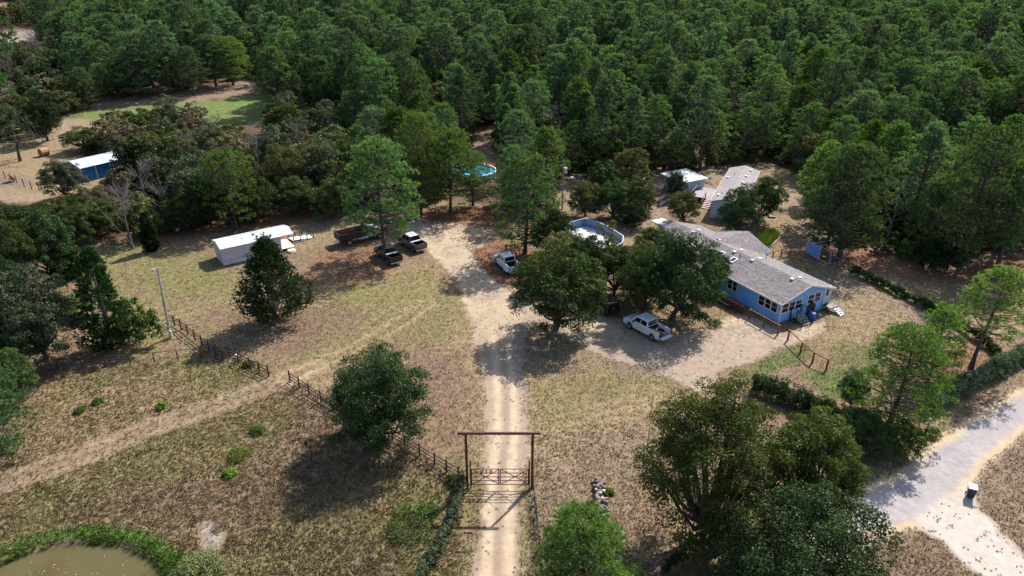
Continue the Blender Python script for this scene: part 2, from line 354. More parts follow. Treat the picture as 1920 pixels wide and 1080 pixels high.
COL = dict(straw=(0.37, 0.28, 0.16), brown=(0.245, 0.162, 0.115), yg=(0.235, 0.235, 0.080), green=(0.085, 0.165, 0.026), litter=(0.29, 0.13, 0.075),
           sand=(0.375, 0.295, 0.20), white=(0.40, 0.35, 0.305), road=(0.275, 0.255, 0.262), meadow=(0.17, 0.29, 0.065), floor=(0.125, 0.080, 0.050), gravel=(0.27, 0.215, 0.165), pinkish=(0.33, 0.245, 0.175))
COL = {k: np.array(v) for k, v in COL.items()}
def ss(x, a, b): t = np.clip((x - a) / (b - a), 0, 1); return t * t * (3 - 2 * t)
# patches: colour, strength, softness (m), outline
PATCH = [
    ('yg', 0.75, 3.0, [(150, 470), (300, 445), (395, 480), (420, 505), (470, 560), (380, 560), (260, 545), (300, 600), (200, 640), (150, 600)]),
    ('yg', 0.6, 2.5, [(560, 560), (640, 530), (740, 510), (810, 500), (860, 540), (870, 600), (790, 660), (640, 700), (560, 690), (620, 610)]),
    ('brown', 0.7, 2.5, [(360, 590), (480, 560), (620, 560), (700, 600), (600, 640), (560, 660), (430, 640)]),
    ('brown', 0.75, 2.0, [(600, 700), (720, 640), (860, 660), (900, 760), (880, 860), (800, 860), (660, 720)]),
    ('brown', 0.7, 2.5, [(560, 720), (640, 760), (700, 860), (820, 870), (860, 900), (700, 900), (560, 800), (480, 760)]),
    ('yg', 0.55, 3.0, [(0, 960), (200, 850), (420, 760), (520, 740), (560, 800), (460, 900), (200, 960), (0, 1000)]),
    ('yg', 0.5, 3.0, [(560, 900), (860, 880), (800, 1080), (420, 1080), (430, 940)]),
    ('yg', 0.6, 2.0, [(150, 700), (440, 670), (520, 700), (430, 740), (300, 780), (140, 830)]),
    ('straw', 0.8, 2.0, [(20, 800), (260, 700), (330, 700), (380, 740), (150, 840), (0, 890), (-40, 850)]),
    ('brown', 0.6, 2.0, [(180, 930), (420, 870), (600, 850), (640, 960), (440, 1000), (300, 960), (130, 980)]),
    ('yg', 0.5, 3.0, [(1000, 730), (1130, 680), (1250, 700), (1290, 740), (1180, 800), (1020, 820)]),
    ('pinkish', 0.7, 2.0, [(1010, 830), (1200, 780), (1240, 840), (1210, 960), (1050, 1000), (1000, 960)]),
    ('straw', 0.7, 1.5, [(1090, 760), (1200, 730), (1260, 770), (1120, 810)]),
    ('gravel', 0.85, 0.8, [(1150, 672), (1240, 680), (1250, 705), (1150, 700)]),
    ('pinkish', 0.75, 1.5, [(1560, 500), (1700, 540), (1860, 640), (1700, 640), (1560, 620), (1520, 540)]),
    ('straw', 0.45, 1.8, [(1560, 560), (1620, 560), (1700, 640), (1600, 660), (1540, 620)]),
    ('litter', 0.8, 1.5, [(1500, 440), (1640, 470), (1760, 510), (1900, 480), (1960, 520), (1900, 540), (1700, 525), (1580, 500), (1480, 480)]),
    ('litter', 0.7, 1.5, [(1700, 660), (1830, 640), (1870, 680), (1760, 740), (1690, 720)]),
    ('green', 0.85, 0.8, [(1380, 705), (1450, 665), (1500, 640), (1530, 660), (1500, 680), (1420, 705), (1380, 725)]),
    ('green', 0.9, 0.8, [(1500, 700), (1560, 690), (1640, 700), (1620, 760), (1540, 740)]),
    ('green', 0.6, 1.0, [(1560, 640), (1620, 650), (1660, 690), (1560, 690)]),
    ('yg', 0.8, 1.5, [(1600, 500), (1700, 540), (1800, 560), (1900, 560), (1900, 600), (1780, 600), (1640, 540)]),
    ('pinkish', 0.8, 1.0, [(1420, 725), (1470, 695), (1560, 760), (1610, 770), (1600, 790), (1480, 745)]),
    ('litter', 0.9, 1.5, [(760, 395), (850, 385), (925, 390), (930, 425), (850, 425), (780, 415)]),
    ('litter', 0.9, 1.0, [(885, 470), (935, 450), (1000, 470), (1000, 530), (930, 530), (900, 505)]),
    ('litter', 0.6, 1.5, [(600, 470), (700, 450), (760, 470), (740, 520), (640, 540), (560, 530)]),
    ('pinkish', 0.75, 1.5, [(1390, 380), (1500, 330), (1540, 400), (1500, 470), (1400, 440)]),
    ('straw', 0.6, 1.0, [(1420, 370), (1500, 360), (1510, 420), (1430, 440)]),
    ('litter', 0.7, 1.5, [(480, 400), (640, 380), (600, 430), (400, 440), (300, 460), (290, 440)]),
    ('sand', 0.9, 0.8, DIRT_PATH),
    ('white', 1.0, 0.5, [(385, 975), (402, 985), (398, 1002), (422, 1000), (412, 1022), (392, 1034), (376, 1015), (384, 1000), (374, 988)]),
    ('pinkish', 0.6, 1.0, [(975, 640), (1060, 640), (1110, 650), (1150, 690), (1050, 700), (985, 690)]),
    ('straw', 0.7, 1.2, [(1600, 860), (1700, 820), (1900, 720), (1920, 690), (1760, 760), (1640, 830)]),
    ('pinkish', 0.8, 1.5, [(1830, 880), (1960, 800), (1990, 1060), (1900, 1000), (1820, 930)]),
    ('brown', 0.6, 1.5, [(1670, 990), (1780, 985), (1850, 1090), (1640, 1090)]),
    ('straw', 0.7, 1.5, [(1240, 760), (1400, 900), (1500, 960), (1400, 1060), (1250, 1080)]),
    ('meadow', 0.9, 4.0, [(120, 225), (150, 205), (240, 200), (380, 192), (500, 175), (520, 230), (400, 232), (200, 240)]),
    ('pinkish', 0.95, 4.0, [(150, 195), (270, 180), (400, 160), (495, 145), (500, 172), (380, 190), (240, 198), (150, 205)]),
    ('sand', 1.0, 2.5, [(90, 228), (150, 222), (200, 230), (215, 262), (60, 275), (-40, 250), (-40, 225)]),
    ('white', 1.0, 3.0, [(-60, 62), (70, 58), (75, 74), (0, 92), (-60, 92)]),
    ('pinkish', 1.0, 4.0, [(-60, 8), (30, 4), (35, 30), (-60, 36)]),
    ('pinkish', 0.9, 4.0, [(-60, 160), (48, 168), (50, 205), (-60, 215)]),
    ('straw', 0.95, 3.0, [(-60, 272), (140, 262), (150, 300), (215, 305), (200, 345), (120, 375), (-60, 385)]),
    ('sand', 0.95, 1.0, [(-40, 362), (40, 362), (90, 366), (90, 378), (40, 380), (-40, 376)]),
    ('gravel', 0.95, 2.0, [(-40, 340), (0, 325), (60, 335), (60, 350), (-40, 352)]),
    ('pinkish', 0.9, 1.5, [(1055, 300), (1100, 320), (1100, 400), (1050, 410), (1040, 380), (1060, 350)]),
    ('pinkish', 0.9, 1.5, [(895, 250), (925, 250), (925, 330), (895, 330)]),
    ('pinkish', 0.9, 1.5, [(1230, 330), (1390, 300), (1380, 345), (1240, 400), (1200, 450), (1160, 430)]),
    ('white', 0.9, 0.6, [(1232, 415), (1248, 408), (1252, 418), (1240, 428)]),
    ('sand', 0.8, 1.0, [(1200, 395), (1240, 390), (1245, 410), (1210, 420)]),
]
PATCH = [(c, s, f, P if c == 'sand' and P is DIRT_PATH else GP(P)) for c, s, f, P in PATCH]
SCRAPES = [GP(p) for p in ([(1000, 870), (1060, 810), (1180, 768), (1290, 738)], [(1000, 810), (1100, 775), (1240, 742)], [(1010, 850), (1120, 800), (1230, 790)], [(560, 700), (700, 610), (800, 540), (815, 480)],
    [(0, 880), (160, 835), (420, 740)], [(1500, 600), (1620, 600), (1740, 640)], [(1510, 640), (1620, 625), (1720, 655)], [(1560, 570), (1660, 590), (1760, 650)], [(300, 600), (430, 560), (600, 570)])]
OPEN = GP([(130, 455), (230, 462), (330, 445), (400, 425), (470, 425), (545, 385), (620, 400), (690, 395), (760, 385), (870, 388), (930, 400), (1000, 430), (1050, 400), (1060, 340), (1100, 330), (1150, 370), (1230, 400), (1225, 335), (1240, 325),
           (1330, 322), (1420, 312), (1500, 330), (1530, 430), (1600, 470), (1700, 495), (1790, 500), (1920, 480), (2300, 560), (2600, 1400), (-700, 1400), (-500, 800), (0, 620), (130, 560), (100, 500)])

def soil(X, Y):
    """colour of the ground, how much litter lies on it, and which surface it is"""
    n1 = fbm(X * 0.11, Y * 0.11, 3); n2 = fbm(X * 0.45, Y * 0.45, 11); n3 = fbm(X * 1.7, Y * 1.7, 23, 3); n4 = fbm(X * 0.05, Y * 0.05, 31, 3)
    wob = (n2 - 0.5) * 2
    c = COL['straw'][None] * np.ones((len(X), 1))
    def mix(col, w):
        nonlocal c
        c = c * (1 - w[:, None]) + col[None] * w[:, None]
    mix(COL['brown'], ss(n1, 0.42, 0.62) * 0.6); mix(COL['yg'], ss(n4 * 0.5 + n2 * 0.5, 0.5, 0.66) * 0.55)
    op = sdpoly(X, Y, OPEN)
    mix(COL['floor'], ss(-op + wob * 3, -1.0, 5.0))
    for name, s, f, P in PATCH:
        d = sdpoly(X, Y, P); mix(COL[name], s * ss(d + wob * f * 1.1 + (n3 - .5) * f * 0.8, -f * 0.7, f * 0.7))
    sp = 0.55 + 0.35 * ss(n1, 0.4, 0.6)
    mix(COL['brown'], ss(n3, 0.52, 0.72) * 0.35); mix(COL['straw'] * 1.15, ss(1 - n3, 0.55, 0.72) * 0.35)
    kind = np.zeros(len(X), int)
    for P in SCRAPES: mix(COL['straw'] * 1.25, np.exp(-((dline(X, Y, P) + (n2 - .5) * 0.8 - 0.75) / 0.28) ** 2) * ss(n3, 0.3, 0.6) * 0.6)
    c = c * 0.60
    # field track: two worn ruts
    dt = dline(X, Y, TRACK) + (n2 - .5) * 0.9; w = ss(-dt, -2.3, -1.2)
    mix(COL['brown'] * 0.85, w * 0.35); rut = np.exp(-((dt - 0.95) / 0.33) ** 2); mix(COL['sand'] * 0.62, rut * w * 0.65); kind[dt < 1.75] = 2
    d2 = dline(X, Y, TRACK2) + (n2 - .5) * 1.2; rut = np.exp(-((d2 - 0.9) / 0.35) ** 2); mix(COL['straw'] * 0.95, rut * 0.5)
    # gravel drive
    dd = sdpoly(X, Y, DRIVE) + (n2 - .5) * 1.2 + (n3 - .5) * 0.8; w = ss(dd, -0.35, 0.5); mix(COL['gravel'], w)
    far = ss(Y, 66, 76)
    # wheel tracks on the straight part: pale, with a brown crown and brown shoulders between
    cx = np.interp(Y, [30, 36, 45, 52, 58, 64, 70, 76], [-1.15, -1.05, -0.92, -0.55, -0.6, -0.9, -1.4, -2.4]); a = np.abs(X - cx)
    main = (1 - far) * (X < 3) * w
    mix(COL['pinkish'] * 0.75, main * ss(n2, 0.38, 0.6) * 0.5)
    mix(COL['sand'] * 1.12, np.exp(-((a - 0.78) / 0.42) ** 4) * (1 - far) * (X < 3) * w * (0.75 + 0.25 * n3))
    mix(COL['brown'] * 1.05, np.exp(-(a / 0.22) ** 2) * main * ss(n3, 0.3, 0.6) * 0.8)
    mix(COL['sand'], far * w * ss(n2, 0.3, 0.6) * (X < 3) * 0.85)
    yd = w * far * (X > 8); mix(COL['gravel'], yd * 0.6); mix(COL['sand'] * 1.08, yd * ss(n2, 0.35, 0.6) * 0.8)
    sp = sp * (1 - w) + w * (0.12 + 0.75 * (X > 12) * far); kind[dd > 0] = 1
    # paved lane, worn chip seal with pale sandy verges
    dr = sdpoly(X, Y, ROAD) + (n2 - .5) * 0.9; mix(COL['sand'] * 1.05, ss(dr, -1.0, -0.1)); mix(COL['road'], ss(dr, 0.0, 0.7))
    mix(COL['white'], ss(dr, 0, .7) * ss(n1, 0.4, 0.6) * 0.30); mix(COL['road'] * 0.82, ss(dr, 0, .7) * ss(n1, 0.5, 0.7) * 0.3)
    ds = sdpoly(X, Y, SIDE) + (n2 - .5) * 1.6; mix(COL['white'], ss(ds, -0.6, 0.4)); sp = sp * (1 - ss(np.maximum(dr, ds), -1, 0)); kind[dr > 0.1] = 3; kind[(ds > 0) & (dr <= 0.1)] = 4
    dp = sdpoly(X, Y, POND); mix(COL['green'] * 0.8, ss(dp, -1.9, -0.9)); mix(COL['brown'] * 0.6, ss(dp, -0.35, 0.1))
    c = c * (0.88 + 0.24 * n3[:, None])
    return c, sp, kind, dp, dd, dr, ds, dt, op

def grid_mesh(x0, x1, y0, y1, st):
    xs = np.arange(x0, x1 + st * 0.01, st); ys = np.arange(y0, y1 + st * 0.01, st)
    X, Y = np.meshgrid(xs, ys); nx, ny = len(xs), len(ys)
    i = np.arange(nx - 1)[None] + np.arange(ny - 1)[:, None] * nx
    F = np.stack([i, i + 1, i + 1 + nx, i + nx], -1).reshape(-1, 4)
    return X.ravel(), Y.ravel(), F
gx, gy, gf = [], [], []; off = 0
for a in ((-75, 81, 24, 114, 0.3), (-225, -75, 24, 114, 1.5), (81, 225, 24, 114, 1.5), (-225, 225, 114, 264, 1.0), (-225, 225, -60, 24, 3.0)):
    X, Y, F = grid_mesh(*a); gx.append(X); gy.append(Y); gf.append(F + off); off += len(X)
for a in ((-1500, 1500, 264, 1764, 12.0), (-1500, -225, -60, 264, 12.0), (225, 1500, -60, 264, 12.0), (-1500, 1500, -1500, -60, 60.0)):
    X, Y, F = grid_mesh(*a); gx.append(X); gy.append(Y); gf.append(F + off); off += len(X)
gx = np.concatenate(gx); gy = np.concatenate(gy); gf = np.concatenate(gf)
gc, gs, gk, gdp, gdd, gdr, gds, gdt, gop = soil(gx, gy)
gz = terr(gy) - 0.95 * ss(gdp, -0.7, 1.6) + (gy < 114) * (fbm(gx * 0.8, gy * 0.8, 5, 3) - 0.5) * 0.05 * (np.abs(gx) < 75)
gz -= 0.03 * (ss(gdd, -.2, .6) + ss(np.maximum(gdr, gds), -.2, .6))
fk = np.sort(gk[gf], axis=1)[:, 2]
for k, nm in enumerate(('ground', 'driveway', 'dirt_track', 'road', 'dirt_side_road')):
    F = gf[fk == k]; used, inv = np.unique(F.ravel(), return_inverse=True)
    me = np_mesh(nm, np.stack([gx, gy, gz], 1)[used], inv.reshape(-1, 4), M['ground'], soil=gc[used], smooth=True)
    a = me.attributes.new('speck', 'FLOAT', 'POINT'); a.data.foreach_set('value', gs[used].astype(np.float32))
    struct(link(bpy.data.objects.new(nm, me)))
# pond water: a sheet a little wider than the shore, its rim buried in the bank
pc = np.mean(POND, axis=0); ring = [(pc[0] + (x - pc[0]) * 1.03, pc[1] + (y - pc[1]) * 1.03) for x, y in POND]
mb = MB(); mb.quad([(x, y, POND_Z) for x, y in ring]); struct(mb.build('pond_water', M['pond']))

# ------------------------------------------------------------------ grass: real blades over the open land
def blades(c, dirs, K, Lr, w, spread, rng, fan=0.5, nrm=None):
    n = len(c); c = np.repeat(c, K, 0); d = np.repeat(dirs, K, 0) + rng.normal(0, spread, (n * K, 3)); d /= np.linalg.norm(d, axis=1, keepdims=True)
    s = np.cross(d, rng.normal(0, 1, (n * K, 3)) if nrm is None else np.repeat(nrm, K, 0) + rng.normal(0, 0.35, (n * K, 3))); s /= np.linalg.norm(s, axis=1, keepdims=True) + 1e-9
    Ln = (Lr[0] + (Lr[1] - Lr[0]) * rng.random(n * K))[:, None]; ww = w * (0.6 + 0.8 * rng.random(n * K))[:, None]
    isf = (rng.random(n * K) < fan)[:, None]
    v0 = np.where(isf, c, c - s * ww * .5); v1 = np.where(isf, c + d * Ln - s * ww * .5, c + s * ww * .5); v2 = np.where(isf, c + d * Ln + s * ww * .5, c + d * Ln)
    return np.stack([v0, v1, v2], 1).reshape(-1, 3)
rng = np.random.default_rng(5)
def grass(name, n, area, K, hr, w, keep, lean=0.8, tone=1.0):
    Y = area[2] * (area[3] / area[2]) ** rng.random(n); X = (rng.random(n) * 2 - 1) * (Y * 0.80 + 14)
    c, sp, kind, dp, dd, dr, ds, dt, op = soil(X, Y)
    k = keep(X, Y, dp, dd, dr, ds, dt, op); X, Y, c = X[k], Y[k], c[k]; m = len(X)
    sw = fbm(X * 0.35, Y * 0.35, 41, 3) * 12.0
    d = np.stack([np.cos(sw) * lean, np.sin(sw) * lean, np.ones(m) * 0.75], 1)
    V = blades(np.stack([X, Y, terr(Y) - 0.02 - 0.95 * ss(dp[k], -0.7, 1.6)], 1), d, K, hr, w, 0.45, rng, 0.2)
    j = (0.66 + 0.66 * rng.random(m))[:, None] * tone; cc = c * j
    g = rng.random(m)[:, None] < 0.10; cc = np.where(g, cc * np.array([0.55, 0.85, 0.5]), cc)
    st = rng.random(m)[:, None] < 0.22; cc = np.where(st, np.array([0.27, 0.21, 0.12]) * j, cc)
    me = np_mesh(name, V, np.arange(len(V)).reshape(-1, 3), M['grass'], soil=np.repeat(cc, K * 3, 0))
    o = stuff(link(bpy.data.objects.new(name, me))); return o
BARE = GP([(380, 970), (406, 980), (402, 1000), (428, 996), (416, 1026), (392, 1040), (372, 1018), (380, 1002), (368, 986)])
openland = lambda X, Y, dp, dd, dr, ds, dt, op: (dp < -0.1) & (dd < -0.1 + 0.3 * rng.random(len(X))) & (dr < -0.3) & (ds < -0.2) & ((dt > 1.7) | (rng.random(len(X)) < 0.25)) & (op > -2) & ((sdpoly(X, Y, BARE) < 0) | (rng.random(len(X)) < 0.12))
field = GP([(-400, 700), (150, 690), (430, 650), (510, 700), (560, 712), (640, 765), (720, 810), (865, 895), (870, 1200), (-500, 1400)])
rough = lambda X, Y, *a: openland(X, Y, *a) & (sdpoly(X, Y, field) > 0)
tag(grass('dry_grass', 190000, (0, 0, 28.0, 112.0), 3, (0.09, 0.25), 0.065, openland), 'short dry straw coloured grass over the open yard around the driveway', 'grass')
tag(grass('rough_pasture_grass', 150000, (0, 0, 28.0, 75.0), 4, (0.16, 0.42), 0.06, rough, 1.1), 'matted tall dry grass of the field beside the pond', 'grass')

def litter(name, n, poly, size, col, label, seed):
    rg = np.random.default_rng(seed); P = np.array(poly); x = rg.uniform(P[:, 0].min(), P[:, 0].max(), n); y = rg.uniform(P[:, 1].min(), P[:, 1].max(), n)
    k = (sdpoly(x, y, poly) > 0) & (fbm(x * 0.6, y * 0.6, seed, 3) > 0.42); c = np.stack([x[k], y[k], terr(y[k]) + 0.0], 1)
    V = leaf_cluster(c, rg.uniform(size[0], size[1], len(c)), 7, 0.05, rg, 0.35, zmin=0.0)
    cc = np.array(col)[None] * (0.5 + 1.0 * rg.random((len(V) // 4, 1))); me = np_mesh(name, V, quadf(len(V)), M['grass'], soil=np.repeat(cc, 4, 0))
    return tag(stuff(link(bpy.data.objects.new(name, me))), label, 'leaf litter')
# ------------------------------------------------------------------ trees
def tube_np(path, rad, n=6):
    """tapered tube along path; returns V,F(quads)"""
    P = np.array(path, float); V = []
    for i in range(len(P)):
        d = P[min(i + 1, len(P) - 1)] - P[max(i - 1, 0)]; d /= np.linalg.norm(d) + 1e-9
        u = np.cross(d, [0.3, 1, 0.1]); u /= np.linalg.norm(u) + 1e-9; w = np.cross(d, u)
        t = np.arange(n) * 2 * math.pi / n
        V.append(P[i] + rad[i] * (np.cos(t)[:, None] * u + np.sin(t)[:, None] * w))
    F = [[i * n + j, i * n + (j + 1) % n, (i + 1) * n + (j + 1) % n, (i + 1) * n + j] for i in range(len(P) - 1) for j in range(n)]
    return np.concatenate(V), np.array(F)
def join(parts):
    V, F, o = [], [], 0
    for v, f in parts: V.append(v); F.append(f + o); o += len(v)
    return np.concatenate(V), np.concatenate(F)
def unit(n, rng): v = rng.normal(0, 1, (n, 3)); return v / np.linalg.norm(v, axis=1, keepdims=True)

def pine_geo(seed, h, cr, cb=0.30, ncl=90, ntuft=12, K=9, tl=0.34, tw=0.10, sparse=0.0, lean=0.0, rnd=0.75):
    rng = np.random.default_rng(seed); cr = cr * 0.93
    ax = lambda t: np.stack([lean * h * t ** 1.5 + 0.15 * np.sin(t * 5 + seed), 0.12 * np.cos(t * 4 + seed), h * t], -1)
    ts = np.linspace(0, 0.96, 9); r0 = 0.022 * h * (0.8 + 0.2 * rng.random())
    parts = [tube_np(ax(ts), r0 * (1 - 0.85 * ts) * (1 + 0.35 * np.exp(-ts * 25)), 7)]
    t = np.sort(rng.random(ncl)) ** 0.85; t = (t * 0.97 + 0.015)
    f = np.clip(1 - t ** 1.9, 0, 1) ** (rnd * (0.8 + 0.4 * rng.random())) * np.clip(0.74 + t * 1.6, 0, 1) + 0.05
    lob = 0.78 + 0.42 * vn(np.arange(ncl) * 0.37, np.zeros(ncl) + seed, 9)
    ang = np.arange(ncl) * 2.399 + rng.normal(0, 0.35, ncl); q = np.where(rng.random(ncl) < 0.72, 0.78 + 0.27 * rng.random(ncl), 0.2 + 0.55 * rng.random(ncl))
    rad = f * cr * lob * q
    z = h * (cb + (1 - cb) * t) + 0.0
    base = ax(z / h); cen = base + np.stack([rad * np.cos(ang), rad * np.sin(ang), np.zeros(ncl)], 1)
    if sparse: k = rng.random(ncl) > sparse; cen, base, rad, z = cen[k], base[k], rad[k], z[k]
    m = len(cen)
    for i in range(m):
        if rad[i] < 0.5: continue
        b = ax(np.array([max(0.1, (z[i] - 0.28 * rad[i]) / h)]))[0]; e = cen[i]; mid = (b + e) / 2 - np.array([0, 0, 0.06 * rad[i]])
        parts.append(tube_np([b, mid, e], [r0 * 0.26 * (1.15 - z[i] / h) + 0.015, r0 * 0.15 + 0.01, 0.012], 4))
    TV, TF = join(parts)
    rc = (0.125 * cr + 0.12) * (0.7 + 0.65 * rng.random(m))[:, None]
    u = unit(m * ntuft, rng); u[:, 2] = np.abs(u[:, 2]) * 1.0 - 0.22
    cc = np.repeat(cen, ntuft, 0); rr = np.repeat(rc, ntuft, 0)
    p = cc + u * rr * (0.55 + 0.5 * rng.random((m * ntuft, 1))) * np.array([1.1, 1.1, 0.62])
    out = p - np.array([0, 0, h * (cb + 0.3)]); out[:, 2] *= 0.5; out /= np.linalg.norm(out, axis=1, keepdims=True) + 1e-9
    nr = u * 0.8 + out * 0.3 + np.array([0, 0, 0.25]); nr /= np.linalg.norm(nr, axis=1, keepdims=True)
    d = u * 0.35 + out * 0.35 + np.array([0, 0, 0.2]) + rng.normal(0, 0.5, u.shape); d /= np.linalg.norm(d, axis=1, keepdims=True)
    V = blades(p, d, K, (tl * 0.7, tl * 1.3), tw, 0.5, rng, 0.55, nrm=nr)
    tn = np.repeat(np.clip(np.repeat(rng.random(m) * 0.5, ntuft) + rng.random(m * ntuft) * 0.6, 0, 1), K * 3)
    return TV, TF, V, tn
def leaf_cluster(cen, rc, nl, ls, rng, flat=0.75, zmin=-0.35):
    m = len(cen); u = unit(m * nl, rng); u[:, 2] = np.where(u[:, 2] < zmin, -u[:, 2], u[:, 2])
    rr = np.repeat(rc, nl)[:, None]
    p = np.repeat(cen, nl, 0) + u * rr * (0.55 + 0.5 * rng.random((m * nl, 1)) ** 0.6) * np.array([1, 1, flat])
    nrm = u + rng.normal(0, 0.55, u.shape) + np.array([0, 0, 0.25]); nrm /= np.linalg.norm(nrm, axis=1, keepdims=True)
    a = np.cross(nrm, rng.normal(0, 1, u.shape)); a /= np.linalg.norm(a, axis=1, keepdims=True) + 1e-9; b = np.cross(nrm, a)
    s = ls * (0.6 + 0.8 * rng.random((m * nl, 1)))
    V = np.stack([p + a * s, p + b * s * 0.55, p - a * s * 0.8, p - b * s * 0.55], 1).reshape(-1, 3)
    return V
def oak_geo(seed, h, cr, cb=0.28, lobes=9, per=9, nl=70, ls=0.17, open_=0.0, trunk=1.0, twiggy=0.0):
    rng = np.random.default_rng(seed)
    th = h * cb; r0 = 0.03 * h * trunk * (0.9 + 0.3 * rng.random()); lean = rng.normal(0, 0.05, 2) * h
    top_ = np.array([lean[0], lean[1], th]); parts = [tube_np([(0, 0, -0.1), (lean[0] * .3, lean[1] * .3, th * .5), top_], [r0 * 1.35, r0, r0 * 0.9], 8)]
    cen, rc = [], []
    cz = h * 0.36; hz = h * 0.64
    for i in range(lobes):
        a = i * 2.399 + rng.normal(0, 0.25); zu = 1 - 1.12 * (i + 0.5) / lobes; q = math.sqrt(max(0.0, 1 - zu * zu)); lr = cr * (0.30 + 0.12 * rng.random())
        R_ = (cr - lr * 0.9) * q * (0.88 + 0.22 * rng.random()); zz = cz + (hz - lr * 0.85) * zu + rng.normal(0, hz * 0.05)
        lc = np.array([R_ * math.cos(a) + lean[0], R_ * math.sin(a) + lean[1], zz])
        mid = (top_ * 0.5 + lc * 0.5) + np.array([0, 0, -hz * 0.12]) + rng.normal(0, 0.15, 3)
        parts.append(tube_np([top_ - np.array([0, 0, 0.3]), mid, lc], [r0 * 0.55, r0 * 0.33, r0 * 0.12], 6))
        u = unit(per, rng); 
        cs = lc + u * np.array([lr, lr, lr * 0.9 * min(1.15, hz / cr * 1.25)]) * (0.62 + 0.42 * rng.random((per, 1)))
        for c in cs:
            parts.append(tube_np([lc, (lc + c) / 2 + rng.normal(0, 0.08, 3), c], [r0 * 0.12, r0 * 0.07, 0.012], 4))
            if twiggy:
                for _ in range(int(6 * twiggy)):
                    e = c + unit(1, rng)[0] * lr * (0.35 + .3 * rng.random()); parts.append(tube_np([c, (c + e) / 2 + rng.normal(0, .05, 3), e], [0.018, 0.012, 0.006], 3))
        cen.append(cs); rc += list(lr * (0.34 + 0.2 * rng.random(per)))
    cen = np.concatenate(cen); rc = np.array(rc)
    if open_: k = rng.random(len(cen)) > open_; cen, rc = cen[k], rc[k]
    TV, TF = join(parts)
    V = leaf_cluster(cen, rc, nl, ls, rng)
    tn = np.repeat(np.clip(np.repeat(rng.random(len(cen)) * 0.55, nl) + rng.random(len(cen) * nl) * 0.5, 0, 1), 4)
    return TV, TF, V, tn
def cedar_geo(seed, h, cr, cb=0.12, nb=150, nt=9, K=9, tl=0.30, tw=0.13, shape=0.8):
    rng = np.random.default_rng(seed); parts = [tube_np([(0, 0, -0.1), (0.05, 0.03, h * .4), (0, 0, h * .95)], [0.026 * h, 0.018 * h, 0.02], 7)]
    t = rng.random(nb) ** 1.15; prof = np.clip((1 - t) ** shape, 0, 1) * np.clip(0.55 + t * 5, 0, 1)
    ang = rng.random(nb) * 6.283; lob = 0.72 + 0.5 * vn(ang * 1.3 + t * 5, np.zeros(nb) + seed, 4)
    rad = cr * prof * lob; z = h * (cb + (0.99 - cb) * t)
    cen = np.stack([rad * np.cos(ang), rad * np.sin(ang), z], 1)
    for i in range(0, nb, 2):
        b = np.array([0, 0, max(0.2, z[i] - 0.45 * rad[i])]); parts.append(tube_np([b, (b + cen[i]) / 2, cen[i]], [0.05, 0.03, 0.01], 4))
    TV, TF = join(parts)
    # every limb carries sprays from its inner third to its tip, tips turned up
    n = nb * nt; s = rng.random(n)[:, None] * 0.7 + 0.35; cc = np.repeat(cen, nt, 0); ax = np.stack([np.zeros(n), np.zeros(n), cc[:, 2] - 0.35 * np.repeat(rad, nt)], 1)
    p = ax + (cc - ax) * s + rng.normal(0, 0.055 * cr, (n, 3)); d = (cc - ax); d /= np.linalg.norm(d, axis=1, keepdims=True) + 1e-9; d[:, 2] += 0.5
    V = blades(p, d, K, (tl * .6, tl * 1.3), tw, 0.55, rng, 0.6)
    tn = np.repeat(np.clip(np.repeat(rng.random(nb) * 0.5, nt) + rng.random(n) * 0.5, 0, 1), K * 3)
    return TV, TF, V, tn
def dead_geo(seed, h, cr, n1=14, n2=6, n3=5):
    rng = np.random.default_rng(seed); r0 = 0.016 * h; tr, br = [], []
    ts = np.linspace(0, 1, 6); tr.append(tube_np(np.stack([0.03 * h * np.sin(ts * 3 + seed), 0.02 * h * np.cos(ts * 4), h * .9 * ts], 1), r0 * (1.1 - ts), 6))
    for i in range(n1):
        t = 0.30 + 0.68 * rng.random(); b = np.array([0.03 * h * math.sin(t * 3 + seed), 0, h * .9 * t]); a = rng.random() * 6.28; L_ = cr * (1.15 - t * .55) * (0.7 + .4 * rng.random())
        e = b + np.array([math.cos(a) * L_, math.sin(a) * L_, L_ * (0.5 + .6 * rng.random())]); br.append(tube_np([b, (b + e) / 2 + rng.normal(0, .12, 3), e], [0.05, 0.035, 0.012], 4))
        for j in range(n2):
            s = 0.3 + .7 * rng.random(); b2 = b + (e - b) * s; e2 = b2 + (unit(1, rng)[0] + [0, 0, .5] + (e - b) / np.linalg.norm(e - b) * .6) * L_ * .33; br.append(tube_np([b2, (b2 + e2) / 2 + rng.normal(0, .05, 3), e2], [0.025, 0.018, 0.008], 3))
            for k in range(n3):
                s = 0.3 + .7 * rng.random(); b3 = b2 + (e2 - b2) * s; e3 = b3 + (unit(1, rng)[0] + [0, 0, .3]) * L_ * .17; br.append(tube_np([b3, (b3 + e3) / 2, e3], [0.014, 0.011, 0.006], 3))
    TV, TF = join(tr); V, F = join(br)
    return TV, TF, V, F
def tri(n): return np.arange(n).reshape(-1, 3)
def quadf(n): return np.arange(n).reshape(-1, 4)
def meshes(kind, seed, h, cr, mat, bark='bark', **k):
    if kind == 'pine': TV, TF, V, tn = pine_geo(seed, h, cr, **k); F = tri(len(V))
    elif kind == 'oak': TV, TF, V, tn = oak_geo(seed, h, cr, **k); F = quadf(len(V))
    elif kind == 'cedar': TV, TF, V, tn = cedar_geo(seed, h, cr, **k); F = tri(len(V))
    else: TV, TF, V, F = dead_geo(seed, h, cr, **k); tn = None
    return np_mesh('trunk', TV, TF, M[bark], smooth=True), np_mesh('crown', V, F, M[mat], tint=tn), len(F) * (1 if F.shape[1] == 3 else 2) + len(TF) * 2
TRIS = 0
